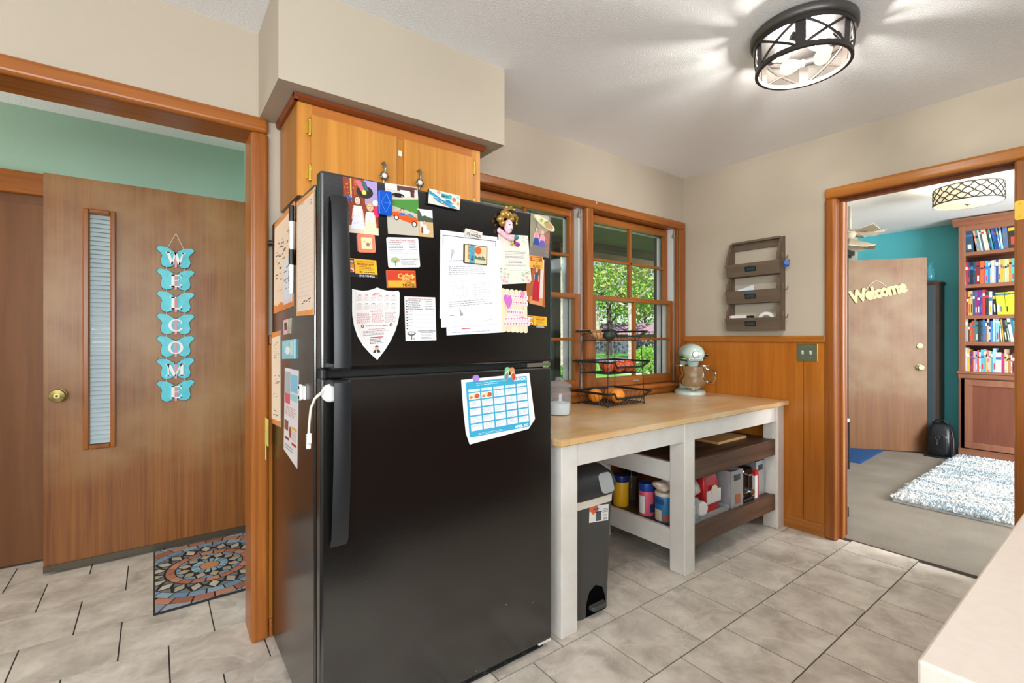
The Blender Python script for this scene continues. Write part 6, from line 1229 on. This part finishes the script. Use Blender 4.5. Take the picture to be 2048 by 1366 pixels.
# books: (colour, thickness mm, height mm, lean degrees)
ROWS = [
 ('top', [('#4a3a5a',16,250,-3),('#2c4a66',60,250,-3),('#c9a184',14,215,-9),('#6f8f86',16,215,-9),('#b9cfd6',12,218,-9),('#4a5a66',12,218,-9),('#d2cec4',20,228,-9),('#cfc8bc',14,212,-9),('#173a3c',13,232,-9),('#2a9a9c',12,228,-9),('#1d4ea4',18,262,-9),('#123a86',12,235,-9),('#2f86cc',13,225,-8),('#a9d4e4',15,230,-6),('#5f6a7c',34,258,-3),('#2a241c',66,258,-2),('#c2d6da',15,242,-4),('#bfc8c0',12,240,-4),('#3a5a92',24,246,-3),('#bcd6cc',14,246,-3),('#54545c',18,230,0),('#7a3434',20,225,0),('#3c4c3c',18,235,0),('#caa86a',16,220,0),('#34466a',22,240,0)]),
 ('second', [('#6a2a2a',10,130,0),('#c6c2c0',15,215,-1),('#a8323a',16,226,-1),('#3a3a6a',16,224,-1),('#16243a',22,226,0),('#274a5a',20,226,0),('#7c2434',30,226,0),('#ee6434',24,226,0),('#c04a44',12,226,0),('#4aa4e0',20,226,0),('#2f74b8',12,226,0),('#8fb4cc',10,218,0),('#c8bfae',20,226,0),('#b6c2cc',10,226,0),('#2b4c94',18,226,0),('#c2b494',16,226,0),('#d8a63a',13,226,0),('#c9b23a',14,226,0),('#a9d2a4',16,226,0),('#d8c06a',12,226,0),('#cc8250',18,226,0),('#4cb4a8',20,226,0),('#9ccf9a',10,226,0),('#c9a8b4',11,226,0),('#d0a87c',20,246,0),('#c9c2bc',18,240,0),('#8a8f96',18,226,0),('#b05a3c',16,226,0),('#4a6a8c',18,226,0),('#d8cfae',18,226,0)]),
 ('third', [('#b03424',16,248,0),('#c8402c',16,248,0),('#2f5a80',14,246,0),('#c9a24a',16,248,0),('#d0ac58',16,248,0),('#2a5a7c',16,248,0),('#8a2f6c',18,252,0),('#7a2a74',18,252,0),('#4a3a8c',18,252,0),('#c0342e',18,254,0),('#3a3a3c',28,240,0),('#c2ccd6',24,232,0),('#1c2a3c',20,232,-2),('#d2d63a',20,218,-4),('#ccd234',20,218,-4),('#d2d63a',20,218,-4),('#ccd234',20,218,-3),('#d2d63a',22,222,-3),('#ccd234',20,222,-3),('#d2d63a',20,222,-3),('#ccd234',20,222,-2),('#d2d63a',20,222,-2),('#ccd234',20,222,0)]),
 ('fourth', [('#9aa4ac',14,210,-1),('#a8a8a8',28,238,-1),('#5a3a34',12,190,0),('#a8744c',12,196,0),('#b84a34',18,214,0),('#6f6a5c',14,232,0),('#3a7a7c',13,206,0),('#2a2f34',20,214,0),('#3f4a50',14,214,0),('#2a72b0',18,222,0),('#7a6a58',13,206,0),('#b9b4b4',14,232,0),('#26408c',12,206,0),('#3f82d8',16,210,0),('#a8cfe8',14,232,0),('#7fbbe6',26,238,-1),('#c9ccb4',10,204,-4),('#c2a23c',9,222,-5),('#3c3a34',18,214,-6),('#6a8a84',12,214,-7),('#d8d8cc',22,234,-7),('#2a7fa0',15,236,-7),('#2fb0c8',22,206,-7),('#3ab8c4',24,240,-7),('#6a5a54',16,190,-6),('#2a5a8c',10,214,-5),('#c0d0d8',10,214,-4),('#8a4a3c',16,214,0),('#4a6a4a',18,220,0)]),
 ('lowest', [('#d8c88a',8,190,-1),('#c6d2dc',24,236,-1),('#d8b03a',24,222,-1),('#5a3a64',13,200,0),('#a03a4c',11,204,0),('#cfa49c',14,206,0),('#9a8fc0',13,204,0),('#d85a4a',13,216,0),('#e4e0da',11,196,0),('#5ab0d8',24,220,0),('#6aa8a8',13,226,0),('#d8a87a',11,214,0),('#d86a6a',10,214,0),('#b8bca0',14,210,0),('#4aa0b8',13,206,0),('#9ac8e4',20,234,0),('#cfcfc9',40,196,0),('#a8346a',20,190,0),('#c8a890',14,226,0),('#d8c9a4',10,180,0),('#b07a44',18,172,0),('#d0d0d4',9,176,0),('#8a2c3c',15,190,0),('#b0a8b0',11,176,0),('#5a8aa0',11,170,0),('#d2dce8',12,180,0),('#7a5a3c',16,190,0),('#3c5a7a',18,200,0)]),
]
def cname(h):
    r, g, b = [int(h[i:i+2], 16) for i in (1, 3, 5)]; mx_, mn = max(r, g, b), min(r, g, b); d = mx_-mn
    if d < 28: return 'black' if mx_ < 62 else 'dark grey' if mx_ < 110 else 'grey' if mx_ < 178 else 'pale grey'
    hue = (60*((g-b)/d) if mx_ == r else 60*((b-r)/d+2) if mx_ == g else 60*((r-g)/d+4)) % 360; pale = mn > 140; dk = mx_ < 110
    nm = 'red' if hue < 14 or hue > 340 else ('brown' if dk or (mx_ < 150) else 'tan' if d < 90 else 'orange') if hue < 38 else 'yellow' if hue < 72 else 'green' if hue < 165 else 'teal' if hue < 195 else 'blue' if hue < 250 else 'purple'
    return ('pale ' if pale else 'dark ' if dk and nm != 'brown' else '')+nm
ORD = ['first', 'second', 'third', 'fourth', 'fifth', 'sixth', 'seventh', 'eighth', 'ninth', 'tenth', 'eleventh', 'twelfth', 'thirteenth', 'fourteenth', 'fifteenth', 'sixteenth', 'seventeenth', 'eighteenth', 'nineteenth', 'twentieth']
M('pages', '#e2d8c2', .8)
band_cols = ['#f2f2ee', '#d8b23a', '#2a2a2e', '#c83a34', '#3a6ab0', '#e8e0c8']
for (rn, row), z in zip(ROWS, SHZ):
    prev = lambda q: by1-.0226                          # right edge of the book before, as a function of height
    for i, (col, th, hh_, ln_) in enumerate(row):
        th *= .00098; hh_ *= .001; dep = .15+.03*((i*7) % 4)/4; ln_ = math.radians(abs(ln_)); tn_ = math.tan(ln_); hw_ = th/2/math.cos(ln_)
        yc = min(prev(q)-q*tn_ for q in (0, .06, .12, hh_))-hw_-.0006
        if yc-hw_ < by0+.03 or P(2036, 600, X=BXF).y > yc+hw_: break
        ordl = (ORD[i] if i < 20 else 'twenty-'+ORD[i-20])
        t = bpy.data.objects.new('book', None); C.objects.link(t); t.empty_display_size = .03
        t.location = (BXF+.022, yc, z+.0008+th/2*math.sin(ln_)); t.rotation_euler = (-ln_, 0, 0)
        t.location.y += th/2*math.sin(ln_)*tn_
        prev = lambda q, yc=yc, tn_=tn_, hw_=hw_, hh_=hh_: yc-hw_+min(q, hh_)*tn_
        tag(t, f'{"thin " if th < .0145 else "thick " if th > .027 else ""}{cname(col)} book, {ordl} from the left on the {rn} bookcase shelf', 'book', f'books on the {rn} shelf')
        ORG[t.name] = Vector((0, 0, 0))
        rs = random.Random(i*31+len(rn))
        mt = M('cover_'+col[1:], col, .45)
        cv = MB().box(0, dep, -th/2, -th/2+.0015, 0, hh_).box(0, dep, th/2-.0015, th/2, 0, hh_).box(-.0015, .002, -th/2, th/2, 0, hh_).build('cover', mt, t, local=True)
        B(.003, dep-.004, -th/2+.0016, th/2-.0016, .004, hh_-.004).build('page_block', 'pages', t, local=True)
        bcc = band_cols[rs.randrange(6)]
        if col in ('#d2d63a', '#ccd234'): zz0, zz1, bcc = .86, .95, '#3a7a9a'
        else: zz0 = rs.uniform(.55, .8); zz1 = zz0+rs.uniform(.06, .16)
        B(-.0022, -.0014, -th/2+.001, th/2-.001, hh_*zz0, hh_*zz1).build('spine_title', M('band_'+bcc[1:], bcc, .5), t, local=True)
        if rs.random() < .6: B(-.0022, -.0014, -th*.22, th*.22, hh_*.12, hh_*rs.uniform(.3, .48)).build('spine_author', M('band_'+band_cols[(i*5) % 6][1:], band_cols[(i*5) % 6], .5), t, local=True)
# dark tall cabinet with a glass vase
ac = thing('tall_cabinet', 'tall narrow dark brown cabinet behind the open living room door', 'cabinet', (6.75, 1.5, .006))
wood('walnut', '#33231a', '#4c382b', 'Z', 26, .5, .9)
B(6.6, 6.9, 1.345, 1.86, .006, 1.79).build('body', 'walnut', ac); B(6.585, 6.905, 1.33, 1.875, 1.79, 1.815).build('top_board', 'walnut', ac, bevel=.004)
B(6.59, 6.6, 1.36, 1.60, .1, 1.77).build('door', M('slate', '#3c4a4e', .4), ac, bevel=.003); B(6.59, 6.6, 1.605, 1.85, .1, 1.77).build('door', 'slate', ac, bevel=.003)
vc = (6.73, 1.44, 1.815)
tag(MB().lathe([(.035, 0), (.045, .01), (.055, .06), (.05, .12), (.03, .16), (.032, .19), (.052, .2), (.05, .205), (.028, .19), (.026, .16), (.045, .1), (.03, .02), (.002, .012)], vc, 26, cap=False).build('glass_vase', glass('teal_glass', '#8fd6de', body=.25, bodycol='#6fc4cf'), smooth=60), 'turquoise glass vase on top of the tall dark cabinet', 'vase')
# messenger bag
bg_ = thing('messenger_bag', 'black shoulder bag on the carpet by the bookcase', 'bag', (6.44, 1.285, .006))
M('bag_black', '#14181e', .35, bump=.2, bscale=60)
c0 = Vector((6.44, 1.285, .006)); rings = []
for z, w_, d_, sh in ((0, .085, .1, 0), (.02, .1, .115, 0), (.16, .098, .11, .004), (.27, .088, .09, .01), (.32, .07, .06, .016), (.335, .05, .035, .02)): rings.append([(c0.x+v+sh*.5, c0.y+u, c0.z+z) for u, v in rrect(-w_, -d_, w_, d_, .04, 5)])
MB().loft(rings).build('bag_body', 'bag_black', bg_, smooth=60)
MB().loft([[(c0.x-.118-.004*k, c0.y+u, c0.z+.03+v) for u, v in rrect(-.075+.006*k, 0, .075-.006*k, .2, .03, 4)] for k in (0, 1, 2)]).build('front_pocket', 'bag_black', bg_, smooth=40)
MB().tube([c0+Vector((-.02, .06, .33)), c0+Vector((-.03, .03, .365)), c0+Vector((-.03, -.03, .365)), c0+Vector((-.02, -.06, .33))], .008, 8).build('handle', 'bag_black', bg_, smooth=True)
MB().tube([c0+Vector((-.128+.0, .02*math.cos(a), .2+.016*math.sin(a))) for a in [i*.5236 for i in range(12)]], .002, 6, closed=True).tube([c0+Vector((-.13, 0, .184)), c0+Vector((-.13, .002, .13))], .003, 6).build('clip_ring', 'chrome', bg_, smooth=True)
MB().tube([c0+Vector((-.05, -.09, .28)), c0+Vector((-.1, -.115, .2)), c0+Vector((-.11, -.12, .08)), c0+Vector((-.12, -.1, .012)), c0+Vector((-.16, 0, .008)), c0+Vector((-.15, .1, .008))], .007, 6).build('shoulder_strap', 'bag_black', bg_, smooth=True)
# shag rug
rg = thing('shag_rug', 'fluffy white and pale blue shag rug on the beige carpet', 'rug', (5.4, .5, .006))
m, n, l, b = newmat('shag'); MATS['shag'] = m
tcn = n.new('ShaderNodeTexCoord'); mpn = n.new('ShaderNodeMapping'); mpn.inputs['Scale'].default_value = (5.5, 1.6, .5); l.new(tcn.outputs['Object'], mpn.inputs[0]); tn = n.new('ShaderNodeTexNoise'); tn.inputs['Scale'].default_value = 1.3; tn.inputs['Detail'].default_value = 6; tn.inputs['Distortion'].default_value = .8; l.new(mpn.outputs[0], tn.inputs['Vector'])
rn_ = n.new('ShaderNodeValToRGB'); e = rn_.color_ramp.elements; e[0].position = .36; e[0].color = lin('#b4c4ce'); e[1].position = .56; e[1].color = lin('#e9eae8'); l.new(tn.outputs['Fac'], rn_.inputs[0]); l.new(rn_.outputs[0], b.inputs['Base Color']); b.inputs['Roughness'].default_value = .9; b.inputs['Specular IOR Level'].default_value = .1
RX0, RX1, RY0, RY1 = 4.36, 6.44, -.1, 1.14
B(RX0, RX1, RY0, RY1, .0065, .018).build('rug_base', 'shag', rg)
rr = random.Random(12); s = MB()
for _ in range(46000):
    x = rr.uniform(RX0, RX1); y = rr.uniform(max(RY0, .2), RY1); a = rr.uniform(0, 6.283); ln2 = rr.uniform(.022, .05); hz = rr.uniform(.018, .04); w_ = .0035
    dx, dy = math.cos(a), math.sin(a); px_, py_ = -dy*w_, dx*w_
    s.add([(x-px_, y-py_, .016), (x+px_, y+py_, .016), (x+dx*ln2*.6+px_*.8, y+dy*ln2*.6+py_*.8, .016+hz), (x+dx*ln2, y+dy*ln2, .016+hz*.75)], [(0, 1, 2), (0, 2, 3)])
stuff(s.build('shag_pile', 'shag', rg))
# blue door mat of the living room
bm2 = thing('ribbed_mat', 'blue ribbed door mat beside the living room door', 'door mat', (5.75, 1.85, .006))
M('mat_blue', '#1f4f86', .9, bump=.4, bscale=200)
q = [P(1768, 901, Z=.01), P(1722, 927, Z=.01)]; e1 = (q[0]-q[1]).normalized(); e2 = Vector((-e1.y, e1.x, 0)); o = q[1]
LN = (q[0]-q[1]).length
MB().hexa([o+e1*a+e2*b_+Vector((0, 0, -.003)) for a, b_ in ((0, 0), (LN, 0), (LN, .3), (0, .3))], [o+e1*a+e2*b_+Vector((0, 0, .003)) for a, b_ in ((0, 0), (LN, 0), (LN, .3), (0, .3))]).build('mat_base', 'mat_blue', bm2)
nr = 16
for i in range(nr):
    u0 = LN*(i+.15)/nr; u1 = LN*(i+.8)/nr
    MB().hexa([o+e1*a+e2*b_+Vector((0, 0, .003)) for a, b_ in ((u0, .02), (u1, .02), (u1, .28), (u0, .28))], [o+e1*a+e2*b_+Vector((0, 0, .007)) for a, b_ in ((u0, .02), (u1, .02), (u1, .28), (u0, .28))]).build('rib', 'mat_blue', bm2)
# black bench end and tall black rack just past the jamb
bn = thing('shoe_bench', 'black bench with a pale top just past the door jamb', 'bench', (4.75, 1.75, .006))
f0 = P(1699.5, 938, Z=.006)
f0 = f0; B(f0.x-.9, f0.x, f0.y, f0.y+.32, .44, .47).build('bench_top', 'paper_white', bn, bevel=.003)
for x in (f0.x-.9, f0.x-.03):
    for y in (f0.y, f0.y+.29): B(x, x+.03, y, y+.03, .006, .44).build('leg', 'black_plastic', bn)
B(f0.x-.87, f0.x-.03, f0.y+.005, f0.y+.315, .08, .1).build('lower_shelf', 'black_plastic', bn)
g0 = P(1698.5, 1034, Z=.006); tag(B(g0.x-.25, g0.x, g0.y, g0.y+.1, .006, .075).build('floor_box', 'black_plastic', bevel=.004), 'small dark box on the carpet behind the door jamb', 'box')
h1 = P(1697, 540, X=5.3)
h1.y += .0; rk = thing('tall_rack', 'tall black rack standing behind the door jamb', 'rack', (5.22, h1.y+.12, .006))
B(5.14, 5.3, h1.y, h1.y+.24, .006, 1.97).build('upright', 'black_plastic', rk); B(5.125, 5.33, h1.y-.045, h1.y+.27, 1.99, 2.035).build('top_cap', 'black_plastic', rk, bevel=.01); B(5.13, 5.315, h1.y-.02, h1.y+.25, 1.97, 1.99).build('cap_base', 'black_plastic', rk)
# cream folded-petal pendant near the ceiling
pc = P(1700, 466, X=5.2); pt = thing('petal_lamp', 'cream folded petal lamp hanging near the living room ceiling', 'lamp', (pc.x, pc.y, pc.z))
M('petal', '#b9ac97', .7)
MB().cyl((pc.x, pc.y, pc.z), (pc.x, pc.y, 2.44), .012, .012, 10).build('stem', 'petal', pt, smooth=True); MB().ball((pc.x, pc.y, pc.z-.01), .05, 14, 10).build('hub', 'petal', pt, smooth=True)
for k in range(10):
    a = k*2*math.pi/5+(.3 if k < 5 else .9); z0 = .02 if k < 5 else -.05; L = .29 if k < 5 else .22; tilt = .0 if k < 5 else -.42; dx, dy = math.cos(a), math.sin(a)
    def pp_(u, v, w_=0): return (pc.x+dx*u*math.cos(tilt)-dy*v, pc.y+dy*u*math.cos(tilt)+dx*v, pc.z+z0+u*math.sin(tilt)+w_-abs(v)*.35)
    top_ = [pp_(.02, 0), pp_(.1, .1), pp_(L*.8, .11), pp_(L, 0), pp_(L*.8, -.11), pp_(.1, -.1)]; bot_ = [(x, y, z-.004) for x, y, z in top_]
    MB().add(top_+bot_, [(0, 1, 2, 3), (0, 3, 4, 5), (9, 8, 7, 6), (11, 10, 9, 6), (0, 1, 7, 6), (1, 2, 8, 7), (2, 3, 9, 8), (3, 4, 10, 9), (4, 5, 11, 10), (5, 0, 6, 11)]).build('petal', 'petal', pt)
# drum shade ceiling light
dc = Vector((5.12, .86, 0)); R_ = .205
dr = thing('drum_light', 'drum ceiling light with a dark trellis pattern in the living room', 'ceiling light', (dc.x, dc.y, 2.26))
m, n, l, b = newmat('drum_fabric'); MATS['drum_fabric'] = m; b.inputs['Base Color'].default_value = lin('#efe2c4'); b.inputs['Roughness'].default_value = .8; b.inputs['Emission Color'].default_value = lin('#f3dcae'); b.inputs['Emission Strength'].default_value = .15
M('diffuser', '#f6e6c4', .5, emit=.45)
MB().lathe([(R_, 2.27), (R_, 2.4), (R_-.003, 2.4), (R_-.003, 2.27), (R_, 2.27)], dc, 64, cap=False).build('shade', 'drum_fabric', dr, smooth=60)
MB().lathe([(R_-.004, 2.272), (R_-.02, 2.267), (.001, 2.262)], dc, 48, cap=False).build('diffuser', 'diffuser', dr, smooth=True)
M('trellis', '#2e2a24', .6); s = MB()
NT = 18
for k in range(NT):
    for sg_ in (-1, 1):
        pts = []
        for i in range(19):
            t = i/18; ph = t*2; w_ = (t+.03*math.sin(4*math.pi*t*1.5))*2*math.pi/NT*2.2*sg_; a = 2*math.pi*k/NT+w_; pts.append((dc.x+(R_+.0015)*math.cos(a), dc.y+(R_+.0015)*math.sin(a), 2.275+.12*t))
        s.tube(pts, .0042, 5)
s.build('trellis', 'trellis', dr)
for z in (2.273, 2.397): MB().lathe([(R_-.001, z-.004), (R_+.003, z-.004), (R_+.003, z+.004), (R_-.001, z+.004), (R_-.001, z-.004)], dc, 64, cap=False).build('band', 'trellis', dr, smooth=40)
MB().lathe([(.07, 2.405), (.09, 2.42), (.09, 2.439), (.001, 2.439)], dc, 32).build('canopy', 'pewter', dr, smooth=50)
MB().lathe([(.001, 2.25), (.006, 2.252), (.006, 2.258), (.018, 2.26), (.018, 2.264), (.001, 2.265)], dc, 18).build('finial', 'pewter', dr, smooth=50)
ld = bpy.data.lights.new('drum_bulb', 'POINT'); ld.energy = 30; ld.shadow_soft_size = .08; ld.color = (1, .92, .8); lo = bpy.data.objects.new('drum_bulb', ld); C.objects.link(lo); lo.location = (dc.x, dc.y, 2.34)
